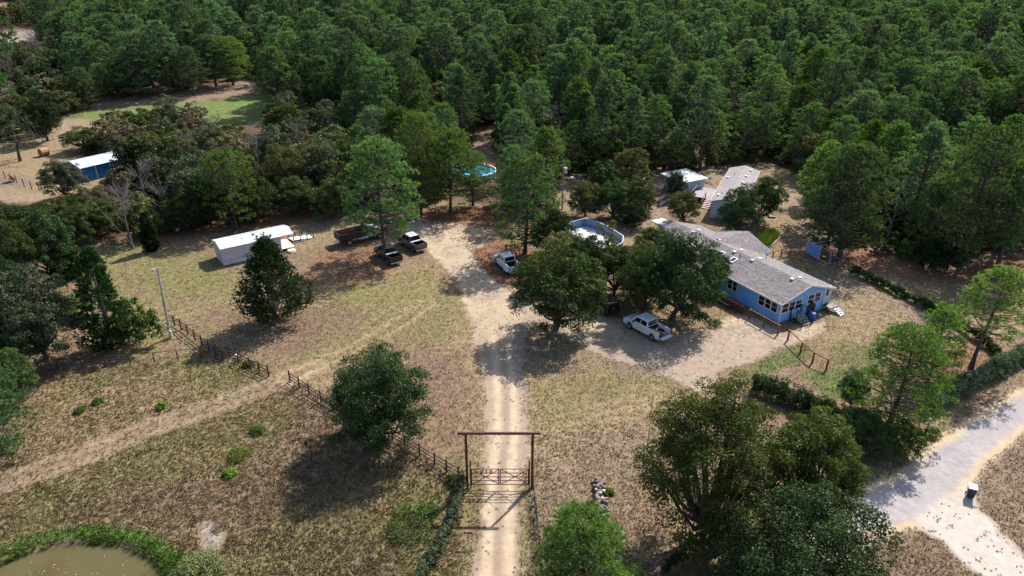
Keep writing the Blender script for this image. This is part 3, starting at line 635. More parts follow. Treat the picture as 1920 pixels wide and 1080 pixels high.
def plant_tree(name, tm, cm, x, y, label, cat, group=None, s=1.0, rz=0.0, cname='crown', sz=None, lz=0):
    o = empty(name, (x, y, float(terr(y)) - 0.05 + lz), rz, label, cat, group); o.scale = (s, s, sz or s)
    link(bpy.data.objects.new('trunk', tm), o); link(bpy.data.objects.new(cname, cm), o)
    return o

# hand-surveyed trees: kind, base px, base py, top py, crown width px, leaf, label
HAND = [
    ('pine', 1086, 1165, 962, 176, 'pine_bright', 'bright green bushy pine right of the wire fence at the bottom of the photo'),
    ('oak', 1352, 1025, 722, 292, 'oak_sunlit_tone', 'largest spreading green oak above the lane, its crown touching the dark hedge'),
    ('oak', 1468, 1005, 770, 205, 'oak_sunlit_tone', 'yellowish green oak over the lane edge, right half of the big double crown'),
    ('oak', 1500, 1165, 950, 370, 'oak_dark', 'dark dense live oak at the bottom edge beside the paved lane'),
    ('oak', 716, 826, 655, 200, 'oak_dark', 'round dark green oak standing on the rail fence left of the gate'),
    ('cedar', 518, 606, 448, 146, 'cedar', 'dark cedar with bare pale lower trunk in front of the white shed'),
    ('cedar', 212, 648, 468, 95, 'cedar', 'tall narrow dark cedar left of the leaning utility pole'),
    ('shrub', 262, 645, 560, 80, 'shrub', 'round green shrub between the narrow cedar and the utility pole'),
    ('oak', 88, 672, 502, 175, 'oak_grey', 'wide grey green oak at the left edge beside the narrow cedar'),
    ('oak', 35, 700, 590, 110, 'oak', 'yellow green oak under the wide grey green oak at the left edge'),
    ('oak', 28, 560, 400, 120, 'oak', 'green oak at the left edge above the grey green one'),
    ('oak', 100, 525, 390, 110, 'oak_dark', 'dark bushy oak at the edge of the lawn on the far left'),
    ('cedar', 128, 520, 440, 60, 'cedar', 'low dark cedar at the foot of the oaks on the far left of the lawn'),
    ('oak', -10, 480, 370, 110, 'oak_grey', 'oak cut by the left edge below the sandy lane'),
    ('oak', 165, 455, 380, 80, 'oak', 'green bush like oak behind the far left lawn'),
    ('pine', 8, 850, 678, 150, 'pine', 'dark pine at the left edge above the field track'),
    ('pine', -5, 720, 618, 85, 'pine', 'bright young pine tip at the left edge over the yellow green oak'),
    ('pine', 722, 478, 265, 138, 'pine', 'tall rounded pine rising between the dump truck and the black pickup'),
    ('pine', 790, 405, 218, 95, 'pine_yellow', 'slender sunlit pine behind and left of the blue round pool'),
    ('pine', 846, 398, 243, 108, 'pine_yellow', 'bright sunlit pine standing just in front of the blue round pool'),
    ('pine', 985, 476, 286, 132, 'pine', 'tall conical pine above the white dually pickup'),
    ('oak', 1035, 478, 385, 90, 'oak', 'oak squeezed between the tall conical pine and the drained pool'),
    ('oak', 1042, 618, 462, 190, 'oak', 'oak overhanging the drive, just left of the hidden black vehicle'),
    ('oak', 1056, 520, 438, 120, 'oak_olive', 'olive oak behind the white dually pickup tailgate'),
    ('oak', 1150, 556, 460, 120, 'oak', 'middle oak of the row above the white pickup with open tailgate'),
    ('oak', 1212, 560, 452, 110, 'oak_olive', 'olive green oak directly left of the big dark live oak'),
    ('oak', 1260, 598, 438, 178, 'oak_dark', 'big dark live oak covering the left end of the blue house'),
    ('oak', 1338, 545, 470, 60, 'oak_dark', 'low dark oak branch tree against the blue house front'),
    ('thinoak', 1143, 482, 412, 62, 'oak_olive', 'thin open small tree leaning over the drained pool'),
    ('oak', 1098, 405, 338, 70, 'oak_olive', 'olive oak right of the transformer pole'),
    ('oak', 1150, 408, 335, 85, 'oak', 'green oak above the drained pool'),
    ('oak', 1198, 402, 330, 80, 'oak_olive', 'olive oak left of the wheelchair ramp'),
    ('oak', 1190, 425, 375, 60, 'oak_dark', 'dark small oak above the white yard junk'),
    ('oak', 1283, 415, 358, 68, 'oak_olive', 'olive oak in front of the ramp and deck of the grey roofed house'),
    ('oak', 1262, 372, 318, 45, 'oak_grey', 'thin grey green tree in front of the metal roofed shed'),
    ('oak', 1376, 447, 352, 88, 'oak_dark', 'dark round oak in front of the grey roofed second house'),
    ('oak', 1421, 416, 325, 92, 'oak_dark', 'dark oak with clear leaning trunk right of the second house'),
    ('pine', 1553, 458, 280, 115, 'pine', 'left pine of the tall pair beside the dog kennel'),
    ('pine', 1574, 478, 275, 150, 'pine', 'right pine of the tall pair beside the dog kennel'),
    ('pine', 1735, 482, 330, 95, 'pine', 'pine behind the round dark bush beyond the yard hedge'),
    ('pine', 1800, 498, 238, 150, 'pine', 'tallest pine of the right edge group beyond the yard hedge'),
    ('pine', 1868, 500, 300, 120, 'pine', 'pine at the far right edge behind the tall single yard pine'),
    ('shrub', 1752, 506, 452, 78, 'cedar', 'round dark bush beyond the yard hedge'),
    ('tallpine', 1823, 690, 500, 125, 'pine_bright', 'slender single pine with long bare trunk by the vine hedge'),
    ('pine', 1668, 800, 612, 165, 'pine_bright', 'bushy pine at the corner of the yard above the lane'),
    ('pine', 1742, 706, 574, 92, 'pine_bright', 'young pine just right of the bushy corner pine'),
    ('oak', 1596, 765, 690, 60, 'vine', 'low bush left of the bushy corner pine'),
    ('oak', 1610, 845, 770, 110, 'oak_dark', 'dark brush under the bushy pine at the lane'),
    ('shrub', 1685, 850, 800, 85, 'shrub', 'green roadside brush behind the mailbox'),
    ('oak', 124, 374, 296, 84, 'oak_grey', 'grey green oak in front of the blue walled barn'),
    ('thinoak', 38, 302, 212, 92, 'oak_grey', 'open crowned oak left of the hay bale'),
    ('oak', 90, 264, 163, 76, 'oak_dark', 'dark oak behind the hay bale at the sandy lane'),
    ('oak', 160, 282, 238, 85, 'oak', 'oak behind the blue walled barn roof'),
    ('oak', 222, 300, 262, 60, 'oak_grey', 'grey oak overlapping the right end of the barn roof'),
    ('dead', 238, 312, 235, 30, 'twig', 'narrow bare grey tree behind the barn'),
    ('dead', 252, 468, 330, 70, 'twig', 'tall bare dead tree at the back edge of the far left lawn'),
    ('dead', 235, 430, 335, 60, 'twig', 'bare grey tree just behind the tall dead one'),
    ('pine', 442, 428, 284, 112, 'pine_yellow', 'bright green tree rising from the brownish oak woods behind the white shed'),
    ('pine', 272, 182, 62, 100, 'pine_far', 'broad dark pine at the left end of the strip of bare ground'),
    ('pine', 362, 178, 88, 62, 'pine_far', 'rounded pine in the middle of the row along the bare strip'),
    ('pine', 332, 172, 82, 60, 'pine_far', 'pine left of the rounded one along the bare strip'),
    ('pine', 405, 162, 66, 72, 'pine_far', 'pine group left member at the right end of the bare strip'),
    ('pine', 438, 160, 70, 74, 'pine_yellow', 'lighter pine at the right end of the bare strip'),
    ('pine', 168, 204, 128, 42, 'pine', 'small slim pine on the bare strip, left of the big broad one'),
    ('pine', 198, 188, 120, 40, 'pine', 'second small slim pine on the bare strip'),
    ('oak', 560, 402, 330, 85, 'oak', 'oak behind the white shed porch ramp'),
    ('oak', 622, 408, 330, 80, 'oak_olive', 'olive oak at the start of the sandy path behind the dump truck'),
    ('oak', 540, 380, 270, 95, 'oak_olive', 'larger olive oak behind the white shed'),
    ('oak', 600, 360, 262, 95, 'oak_olive', 'olive oak behind the dump truck path'),
    ('oak', 655, 352, 255, 90, 'oak', 'green oak left of the tall rounded truck pine'),
    ('oak', 1104, 545, 440, 100, 'oak_dark', 'dark oak between the overhanging oak and the middle oak of the row'),
    ('oak', 1203, 598, 470, 105, 'oak', 'oak standing just above the roof of the white pickup with open tailgate'),
    ('oak', 1225, 500, 425, 90, 'oak', 'oak between the drained pool and the big dark live oak'),
    ('oak', 1010, 545, 470, 60, 'oak_olive', 'low olive oak by the tailgate of the dually pickup'),
    ('oak', 60, 640, 545, 110, 'oak', 'oak filling the left edge below the lawn'),
    ('oak', 20, 620, 480, 120, 'oak_dark', 'dark oak at the left edge behind the grey green one'),
    ('oak', 70, 470, 380, 120, 'oak', 'oak at the far left above the dark bushy oak'),
    ('oak', 120, 440, 370, 90, 'oak_olive', 'olive oak beside the low sandy lane at the far left'),
    ('oak', 40, 745, 655, 90, 'oak', 'oak behind the dark left edge pine'),
    ('oak', 200, 440, 370, 80, 'oak', 'oak left of the tall bare dead tree'),
    ('oak', 395, 428, 330, 95, 'oak_dark', 'dark oak between the boat and the white shed'),
    ('oak', 350, 432, 350, 80, 'oak', 'oak directly behind the small boat'),
    ('oak', 485, 415, 330, 90, 'oak', 'oak right behind the white shed roof'),
    ('shrub', 150, 600, 560, 60, 'shrub', 'bush between the grey green oak and the narrow cedar'),
    ('pine', 886, 385, 288, 84, 'pine', 'small pine screening the middle of the blue round pool'),
    ('oak', 150, 430, 362, 74, 'oak', 'low oak in front of the blue walled barn'),
    ('oak', 200, 425, 350, 70, 'oak_brown', 'brownish small oak in front of the barn right end'),
    ('shrub', 175, 392, 352, 54, 'oak_olive', 'bush at the foot of the blue barn wall'),
    ('cedar', 285, 470, 400, 26, 'oak_dark', 'small slim dark tree at the lawn edge beside the dead tree'),
]
hand_xy = []; used_tri = 0
SH = {'pine': [], 'oak': [], 'cedar': []}
for i in range(5):
    a = meshes('pine', 700 + i, 12.0, 4.2, 'pine', ncl=190, ntuft=14, K=9, tl=0.27, tw=0.075, cb=(0.12, 0.18, 0.14, 0.10, 0.2)[i], rnd=0.5); SH['pine'].append((a[0], a[1], 12.0, 4.2)); used_tri += a[2]
for i in range(5):
    a = meshes('oak', 720 + i, 8.0, 4.4, 'oak', lobes=17, per=12, nl=120, ls=0.112, cb=0.16); SH['oak'].append((a[0], a[1], 8.0, 4.4)); used_tri += a[2]
for i in range(2):
    a = meshes('oak', 730 + i, 3.0, 2.2, 'shrub', lobes=9, per=10, nl=60, ls=0.11, cb=0.02, trunk=0.5); SH.setdefault('shrub', []).append((a[0], a[1], 3.0, 2.2)); used_tri += a[2]
def leafed(o, leaf):
    for ch in o.children:
        if ch.name.startswith('crown'): ch.material_slots[0].link = 'OBJECT'; ch.material_slots[0].material = M[leaf]
for i, (kind, px, py, tp, wpx, leaf, label) in enumerate(HAND):
    x, y = G(px, py); h = topz(y, tp) - float(terr(y)); zc = h * 0.6 + float(terr(y)); w = wpx / sc(y, zc); cr = w / 2; h, cr = (h * 0.95, cr * (1.06 if wpx == 200 else 0.96)) if kind == 'oak' else (h, cr * 1.06)
    near = py > 430; hand_xy.append((x, y, cr)); seed = 100 + i; shared = None
    if kind == 'pine' and py > 700 and wpx > 150:
        tm, cm, n = meshes('pine', seed, h, cr, leaf, ncl=210, ntuft=20, K=11, tl=0.22, tw=0.045, cb=0.06, rnd=0.45); nm = 'pine_tree'
    elif kind == 'pine': shared = SH['pine'][4 if px == 722 else i % 5]; nm = 'pine_tree'
    elif kind == 'tallpine':
        tm, cm, n = meshes('pine', seed, h, cr, leaf, ncl=120, ntuft=15, K=10, tl=0.26, tw=0.06, cb=0.38, sparse=0.1, lean=0.03); nm = 'pine_tree'
    elif kind == 'oak' and wpx > 190:
        tm, cm, n = meshes('oak', seed, h, cr, leaf, lobes=24, per=13, nl=int(165 * min(1.4, cr / 5.0)), ls=0.092, cb=0.16); nm = 'oak_tree'
    elif kind == 'oak': shared = SH['oak'][i % 5]; nm = 'oak_tree'
    elif kind == 'thinoak':
        tm, cm, n = meshes('oak', seed, h, cr, leaf, lobes=8, per=8, nl=44, ls=0.11, cb=0.42, open_=0.25, twiggy=0.6); nm = 'oak_tree'
    elif kind == 'cedar':
        tm, cm, n = meshes('cedar', seed, h, cr, leaf, 'bark_pale', nb=int(150 + 44 * cr), nt=14, K=9, tl=0.26, tw=0.09, cb=0.16 if cr > 3 else 0.03, shape=0.5 if cr < 3.2 else 0.62); nm = 'cedar_tree'
    elif kind == 'shrub': shared = SH['shrub'][i % 2]; nm = 'bush'
    else:
        tm, cm, n = meshes('dead', seed, h, cr, leaf, 'twig'); nm = 'bare_tree'
    cat = nm.replace('_', ' ') if nm != 'bush' else 'bush'
    grp = {'pine_tree': 'pine trees around the yard', 'oak_tree': 'oak trees around the yard', 'cedar_tree': 'cedar trees around the yard', 'bush': 'bushes around the yard', 'bare_tree': 'bare dead trees'}[nm]
    if shared:
        o = plant_tree(nm, shared[0], shared[1], x, y, label, cat, grp, s=cr / shared[3], sz=h / shared[2] / 0.98, rz=seed * 1.7); leafed(o, leaf)
    else:
        used_tri += n; plant_tree(nm, tm, cm, x, y, label, cat, grp, cname='branches' if kind == 'dead' else 'crown')

# the woods behind: every tree has a place; the nearest are things, the rest one mass
VAR = {'pine': [], 'oak': [], 'dead': []}
for i, (h, cr, leaf) in enumerate([(15, 3.8, 'pine'), (14, 4.3, 'pine'), (16, 3.6, 'pine_far'), (13, 3.7, 'pine_yellow'), (15, 4.5, 'pine_far'), (12, 3.2, 'pine')]):
    a = meshes('pine', 900 + i, h, cr, leaf, ncl=125, ntuft=11, K=7, tl=0.34, tw=0.14, cb=0.26, rnd=(0.5, 0.6, 0.8, 0.6, 0.45, 0.75)[i]); VAR['pine'].append(a[:2]); used_tri += a[2]
for i, (h, cr, leaf) in enumerate([(8.5, 3.9, 'oak'), (8, 4.2, 'oak_olive'), (7.5, 3.8, 'oak_brown'), (9, 4.2, 'oak_grey'), (7, 3.4, 'oak_olive'), (8, 3.6, 'oak_dark')]):
    a = meshes('oak', 950 + i, h, cr, leaf, lobes=11, per=10, nl=42, ls=0.20, cb=0.2, twiggy=0.25 if leaf in ('oak_brown', 'oak_grey') else 0); VAR['oak'].append(a[:2]); used_tri += a[2]
for i in range(2):
    a = meshes('dead', 980 + i, 9.5, 3.0, 'twig', 'twig', n1=16, n2=6, n3=4); VAR['dead'].append(a[:2]); used_tri += a[2]

CLEAR = [GP(p) for p in (
    [(130, 455), (230, 462), (330, 445), (400, 425), (470, 425), (545, 385), (620, 400), (690, 395), (760, 385), (870, 388), (930, 400), (1000, 430), (1045, 400), (1050, 330), (1100, 330), (1150, 410), (1230, 400), (1215, 335), (1240, 325),
     (1330, 322), (1420, 312), (1500, 330), (1530, 430), (1600, 470), (1700, 495), (1790, 500), (1920, 480), (2300, 540), (2600, 1400), (-700, 1400), (-500, 800), (-200, 480), (-60, 400), (60, 390), (130, 400)],
    [(-60, 268), (150, 262), (150, 300), (215, 300), (225, 352), (225, 450), (110, 450), (60, 392), (-60, 392)],
    [(80, 225), (130, 215), (215, 225), (225, 275), (120, 275)],
    [(120, 250), (150, 195), (270, 180), (330, 178), (400, 163), (500, 146), (512, 200), (508, 292), (400, 275), (380, 240), (200, 245)],
    [(-60, 50), (85, 48), (80, 122), (-60, 130)], [(-80, 8), (32, 4), (32, 35), (-80, 36)], [(-60, 160), (48, 168), (50, 212), (-60, 225)],
    [(838, 300), (940, 300), (948, 350), (935, 400), (842, 392)], [(895, 245), (925, 245), (925, 300), (895, 300)])]
OAKZ = [GP(p) for p in (
    [(-300, 240), (120, 240), (230, 215), (380, 225), (520, 245), (600, 225), (650, 270), (665, 390), (520, 430), (120, 470), (-100, 480)],
    [(-300, 60), (60, 100), (150, 120), (160, 225), (-300, 240)], [(1050, 320), (1240, 320), (1240, 420), (1050, 420)],
    [(-300, -40), (260, 20), (260, 70), (60, 70), (-300, 60)])]
r2 = random.Random(21); cand = []
Yv = 60.0
ys = []
while Yv < 760: ys.append(Yv); Yv += 5.7 if Yv < 300 else 7.2
for j, yy in enumerate(ys):
    stp = 5.9 if yy < 300 else 7.4
    hw = yy * 0.80 + 25; k = int(2 * hw / stp)
    for i in range(k):
        cand.append((-hw + (i + 0.5 * (j % 2)) * stp + r2.uniform(-2.0, 2.0), yy + r2.uniform(-1.9, 1.9)))
cx_ = np.array([c[0] for c in cand]); cy_ = np.array([c[1] for c in cand])
bad = np.zeros(len(cand), bool)
for P in CLEAR: bad |= sdpoly(cx_, cy_, P) > 0
for x, y, r in hand_xy: bad |= np.hypot(cx_ - x, cy_ - y) < max(2.4, r * 0.75)
oz = np.zeros(len(cand), bool)
for P in OAKZ: oz |= sdpoly(cx_, cy_, P) > 0
bad |= np.hypot(cx_, cy_) < 60
nz = fbm(cx_ * 0.03, cy_ * 0.03, 77, 3); nz2 = fbm(cx_ * 0.012, cy_ * 0.012, 78, 3)
trees = []
for i in np.where(~bad)[0]:
    x, y = cand[i][0], cand[i][1]; u = r2.random()
    if oz[i]: kind = 'dead' if u < 0.10 else ('oak' if u < 0.90 else 'pine')
    else: kind = 'dead' if u < 0.045 else ('oak' if u < 0.17 + 0.5 * max(0, nz[i] - 0.5) else 'pine')
    if kind == 'pine' and r2.random() < 0.06: continue
    s = r2.choice([r2.uniform(0.55, 0.85), r2.uniform(0.95, 1.3), r2.uniform(0.95, 1.18)]) if kind == 'pine' else r2.uniform(0.75, 1.15)
    if oz[i] and kind == 'pine': s *= 0.75
    if x < -40 and 130 < y < 175: kind = 'dead' if kind == 'dead' else 'oak'; s = min(s, 0.95)
    if y < 150 and kind == 'pine': s *= 0.88
    vi = r2.randrange(len(VAR[kind]))
    if kind == 'oak' and x < 0 and r2.random() < 0.5: vi = r2.choice([1, 2, 3])
    trees.append((y, x, kind, vi, s, r2.uniform(0, 6.28)))
trees.sort()
cnt = {'pine': 0, 'oak': 0, 'dead': 0}; cap = {'pine': 255, 'oak': 235, 'dead': 40}; rest = []
SECT = [(-1e9, 'left of the hay clearing'), (430 / 1331 * -2.2, 'near the hay clearing'), (-0.52, 'behind the barn'), (-0.40, 'behind the boat'), (-0.31, 'behind the white shed'), (-0.20, 'behind the parked dark trucks'), (-0.09, 'behind the round blue pool'),
        (0.03, 'behind the drained pool'), (0.15, 'behind the metal roofed shed'), (0.27, 'behind the grey roofed house'), (0.40, 'behind the dog kennel'), (0.53, 'beyond the right hedge')]
DEEP = [(0, 'in the front rows'), (165, 'in the middle rows'), (215, 'in the deeper rows')]
for y, x, kind, vi, s, rz in trees:
    px_, py_ = proj(x, y, float(terr(y)) + 4)
    if cnt[kind] < cap[kind] and -60 < px_ < 1980:
        cnt[kind] += 1; k = 0
        for q in range(len(SECT)):
            if x / y > SECT[q][0]: k = q
        w = SECT[k][1] + ', ' + [d_ for y_, d_ in DEEP if y >= y_][-1]; nm = {'pine': 'pine_tree', 'oak': 'oak_tree', 'dead': 'bare_tree'}[kind]
        kd = {'pine': ['tall green forest pine', 'broad green forest pine', 'slim deep green forest pine', 'yellowish green forest pine', 'broad deep green forest pine', 'short green forest pine'],
              'oak': ['green woodland oak', 'olive woodland oak', 'brownish woodland oak', 'greyish woodland oak', 'small olive woodland oak', 'dark green woodland oak'], 'dead': ['bare grey woodland tree', 'bare twiggy woodland tree']}[kind][vi]
        plant_tree(nm, *VAR[kind][vi], x, y, kd + ' ' + w, {'pine': 'pine tree', 'oak': 'oak tree', 'dead': 'bare tree'}[kind], kd + 's ' + w, s=s, rz=rz, sz=s * r2.uniform(0.9, 1.1), cname='branches' if kind == 'dead' else 'crown')
    else: rest.append((x, y, kind, vi, s, rz))

def gn_scatter(name, pts, protos):
    """one stuff object: points carrying proto index, scale, turn -> instances"""
    me = bpy.data.meshes.new(name); n = len(pts); me.vertices.add(n)
    me.vertices.foreach_set('co', np.array([(p[0], p[1], p[2]) for p in pts], np.float32).ravel())
    for nm, ty, k in (('pidx', 'INT', 3), ('psc', 'FLOAT', 4), ('prz', 'FLOAT', 5)):
        a = me.attributes.new(nm, ty, 'POINT'); a.data.foreach_set('value', np.array([p[k] for p in pts], np.int32 if ty == 'INT' else np.float32))
    o = bpy.data.objects.new(name, me); link(o); stuff(o)
    ng = bpy.data.node_groups.new(name, 'GeometryNodeTree'); ng.interface.new_socket('Geometry', in_out='INPUT', socket_type='NodeSocketGeometry'); ng.interface.new_socket('Geometry', in_out='OUTPUT', socket_type='NodeSocketGeometry')
    nn = ng.nodes; L = ng.links.new; gi = nn.new('NodeGroupInput'); go = nn.new('NodeGroupOutput')
    mp = nn.new('GeometryNodeMeshToPoints'); L(gi.outputs[0], mp.inputs[0])
    jn = nn.new('GeometryNodeJoinGeometry')
    def attr(nm, ty): a = nn.new('GeometryNodeInputNamedAttribute'); a.data_type = ty; a.inputs[0].default_value = nm; return a
    aI, aS, aR = attr('pidx', 'INT'), attr('psc', 'FLOAT'), attr('prz', 'FLOAT')
    cx = nn.new('ShaderNodeCombineXYZ'); L(aR.outputs[0], cx.inputs[2])
    for i, pr in enumerate(protos):
        oi = nn.new('GeometryNodeObjectInfo'); oi.inputs['Object'].default_value = pr; oi.inputs['As Instance'].default_value = True
        ip = nn.new('GeometryNodeInstanceOnPoints'); cm = nn.new('FunctionNodeCompare'); cm.data_type = 'INT'; cm.operation = 'EQUAL'
        ins = [s for s in cm.inputs if s.type == 'INT']; L(aI.outputs[0], ins[0]); ins[1].default_value = i
        L(mp.outputs[0], ip.inputs['Points']); L(cm.outputs[0], ip.inputs['Selection']); L(oi.outputs['Geometry'], ip.inputs['Instance']); L(cx.outputs[0], ip.inputs['Rotation']); L(aS.outputs[0], ip.inputs['Scale']); L(ip.outputs[0], jn.inputs[0])
    L(jn.outputs[0], go.inputs[0])
    md = o.modifiers.new('scatter', 'NODES'); md.node_group = ng
    return o
def proto(kind, seed, h, cr, leaf, bark='bark', **k):
    """a light tree, trunk and crown in one mesh"""
    global used_tri
    if kind == 'pine': TV, TF, V, tn = pine_geo(seed, h, cr, **k); F = tri(len(V))
    elif kind == 'oak': TV, TF, V, tn = oak_geo(seed, h, cr, **k); F = quadf(len(V))
    else: TV, TF, V, F = dead_geo(seed, h, cr, **k); tn = np.zeros(len(V))
    TF = np.concatenate([TF[:, [0, 1, 2]], TF[:, [0, 2, 3]]]); F = F if F.shape[1] == 3 else np.concatenate([F[:, [0, 1, 2]], F[:, [0, 2, 3]]])
    me = np_mesh('far_tree', np.concatenate([V, TV]), np.concatenate([F, TF + len(V)]), [M[leaf], M[bark]], tint=np.concatenate([tn, np.zeros(len(TV))]), midx=np.concatenate([np.zeros(len(F)), np.ones(len(TF))]))
    used_tri += len(F) + len(TF)
    return bpy.data.objects.new('far_tree_source', me)
PR = [proto('pine', 1001, 16, 4.2, 'pine_far', ncl=95, ntuft=9, K=5, tl=0.44, tw=0.25, rnd=0.55, cb=0.36), proto('pine', 1002, 15, 4.6, 'pine', ncl=95, ntuft=9, K=5, tl=0.44, tw=0.25, rnd=0.55, cb=0.36),
      proto('pine', 1003, 17, 4.0, 'pine_far', ncl=95, ntuft=9, K=5, tl=0.44, tw=0.25, rnd=0.55, cb=0.40), proto('pine', 1004, 14, 4.3, 'pine_far', ncl=95, ntuft=9, K=5, tl=0.44, tw=0.25, rnd=0.55, cb=0.34),
      proto('oak', 1005, 9, 4.2, 'oak_olive', lobes=9, per=8, nl=34, ls=0.28, cb=0.2), proto('oak', 1006, 9, 4.0, 'oak_grey', lobes=9, per=8, nl=34, ls=0.28, cb=0.2), proto('dead', 1007, 12, 3.2, 'twig', 'twig', n1=16, n2=6, n3=4)]
pts = []
for x, y, kind, vi, s, rz in rest:
    pi = r2.choice([0, 0, 1, 2, 3]) if kind == 'pine' else (r2.choice([4, 5]) if kind == 'oak' else 6)
    pts.append((x, y, float(terr(y)) - 0.1, pi, s * r2.uniform(0.9, 1.12), rz))
tag(gn_scatter('far_forest', pts, PR), 'dense far pine forest filling the top of the photo', 'forest')
# understorey between the trunks
up = []; UB = [proto('oak', 1010, 2.6, 1.9, 'shrub', lobes=6, per=6, nl=26, ls=0.20, cb=0.02, trunk=0.4), proto('oak', 1011, 3.2, 2.0, 'oak_olive', lobes=6, per=6, nl=26, ls=0.20, cb=0.02, trunk=0.4), proto('oak', 1012, 2.4, 1.9, 'oak_brown', lobes=6, per=6, nl=26, ls=0.20, cb=0.02, trunk=0.4)]
r3 = random.Random(4)
ux = np.array([r3.uniform(-1, 1) for _ in range(9000)]); uy = np.array([85 * (420 / 85) ** r3.random() for _ in range(9000)]); ux = ux * (uy * 0.8 + 20)
ub = np.zeros(len(ux), bool)
for P in CLEAR: ub |= sdpoly(ux, uy, P) > -1.5
for i in np.where(~ub)[0]: up.append((ux[i], uy[i], float(terr(uy[i])) - 0.1, r3.choice([0, 0, 1, 2]), r3.uniform(0.5, 1.25), r3.uniform(0, 6.28)))
tag(gn_scatter('undergrowth', up, UB), 'low green brush growing between the forest trunks', 'undergrowth')
print('TREE TRIS', used_tri, 'objects', cnt, 'rest', len(rest), 'under', len(up))

# ------------------------------------------------------------------ building helpers
def ray_rect(o, name, x0, x1, y0, y1, z0, z1, mat, parent, bevel=0.0):
    return MB().box(x0, x1, y0, y1, z0, z1).build(name, M[mat], parent, bevel)
def window(parent, axis, pos, a0, a1, z0, z1, n, out=-1, rails=1):
    """window set in a wall: axis 'x' = wall in the plane x=pos running along y, 'y' the other way; n sashes side by side, glass, glazing rails"""
    def bx(mb, s0, s1, d0, d1, z0_, z1_):
        lo, hi = sorted((pos + out * d0, pos + out * d1))
        if axis == 'x': mb.box(lo, hi, s0, s1, z0_, z1_)
        else: mb.box(s0, s1, lo, hi, z0_, z1_)
    fr = MB(); t = 0.10
    bx(fr, a0 - t, a1 + t, 0.003, 0.06, z1, z1 + t); bx(fr, a0 - t, a1 + t, 0.003, 0.08, z0 - t, z0)
    bx(fr, a0 - t, a0, 0.003, 0.055, z0, z1); bx(fr, a1, a1 + t, 0.003, 0.055, z0, z1)
    w = (a1 - a0) / n
    for i in range(1, n): bx(fr, a0 + i * w - 0.075, a0 + i * w + 0.075, 0.003, 0.055, z0, z1)
    f = fr.build('window_frame', M['white'], parent)
    for i in range(n):
        g0 = a0 + i * w + (0.075 if i else 0); g1 = a0 + (i + 1) * w - (0.075 if i < n - 1 else 0)
        for (q0, q1) in ((z0, (z0 + z1) / 2 - 0.022), ((z0 + z1) / 2 + 0.022, z1)):
            p = MB(); bx(p, g0, g1, 0.004, 0.020 if q0 == z0 else 0.032, q0, q1); p.build('pane', M['glass'], f)
        r_ = MB(); bx(r_, g0, g1, 0.004, 0.045, (z0 + z1) / 2 - 0.022, (z0 + z1) / 2 + 0.022); r_.build('sash_rail', M['white'], f)
    return f
def rail_fence(pts, label, group=None, spacing=1.9, h=1.25, rails=(0.35, 0.75, 1.15), mat='fencewood', pr=0.055, rr=0.035, name='rail_fence', cat='fence', top=False, square=False, hs=None):
    o = empty(name, (*pts[0], 0), 0, label, cat, group); P = [Vector((p[0] - pts[0][0], p[1] - pts[0][1], 0)) for p in pts]
    posts = []
    for a, b in zip(P[:-1], P[1:]):
        n = max(1, round((b - a).length / spacing)) if spacing else 1
        posts += [a + (b - a) * (i / n) for i in range(n)]
    posts.append(P[-1])
    pm = (MB().box(-pr, pr, -pr, pr, -0.05, h) if square else MB().tube((0, 0, -0.05), (0, 0, h), pr, n=8)).mesh('post', M[mat])
    for p in posts:
        q = link(bpy.data.objects.new('post', pm), o); q.location = p; q.rotation_euler = (rnd.uniform(-.02, .02), rnd.uniform(-.02, .02), math.atan2((P[-1] - P[0]).y, (P[-1] - P[0]).x))
    for z in rails:
        for a, b in zip(posts[:-1], posts[1:]):
            d = b - a; L_ = d.length; mb = MB()
            if square: mb.box(-0.02, L_ + .02, -rr * 0.6, rr * 0.6, -rr, rr)
            else: mb.tube((-0.02, 0, 0), (L_ + .02, 0, 0), rr, n=6)
            q = mb.build('rail', M[mat], o); q.location = a + Vector((0, 0, z + rnd.uniform(-.015, .015))); q.rotation_euler = (0, 0, math.atan2(d.y, d.x))
            if not square: pass
    return o, posts
def wire_fence(pts, label, spacing=3.0, h=1.2, wires=(0.3, 0.6, 0.9, 1.15), post='fencewood', toprail=False, name='wire_fence', group=None, pr=0.04, wr=0.008):
    o = empty(name, (*pts[0], float(terr(pts[0][1]))), 0, label, 'fence', group); P = [Vector((p[0] - pts[0][0], p[1] - pts[0][1], 0)) for p in pts]; posts = []
    for a, b in zip(P[:-1], P[1:]):
        n = max(1, round((b - a).length / spacing)); posts += [a + (b - a) * (i / n) for i in range(n)]
    posts.append(P[-1]); pm = MB().tube((0, 0, -0.05), (0, 0, h), pr, n=6).mesh('post', M[post])
    for p in posts: q = link(bpy.data.objects.new('post', pm), o); q.location = p; q.rotation_euler = (rnd.uniform(-.03, .03), rnd.uniform(-.03, .03), 0)
    w = MB()
    for z in wires:
        for a, b in zip(posts[:-1], posts[1:]): w.tube(a + Vector((0, 0, z)), b + Vector((0, 0, z)), wr, n=3, caps=False)
    w.build('wire', M['wire'], o)
    if toprail:
        for a, b in zip(posts[:-1], posts[1:]): MB().tube(a + Vector((0, 0, h)), b + Vector((0, 0, h)), 0.035, n=6).build('rail', M[post], o)
    return o
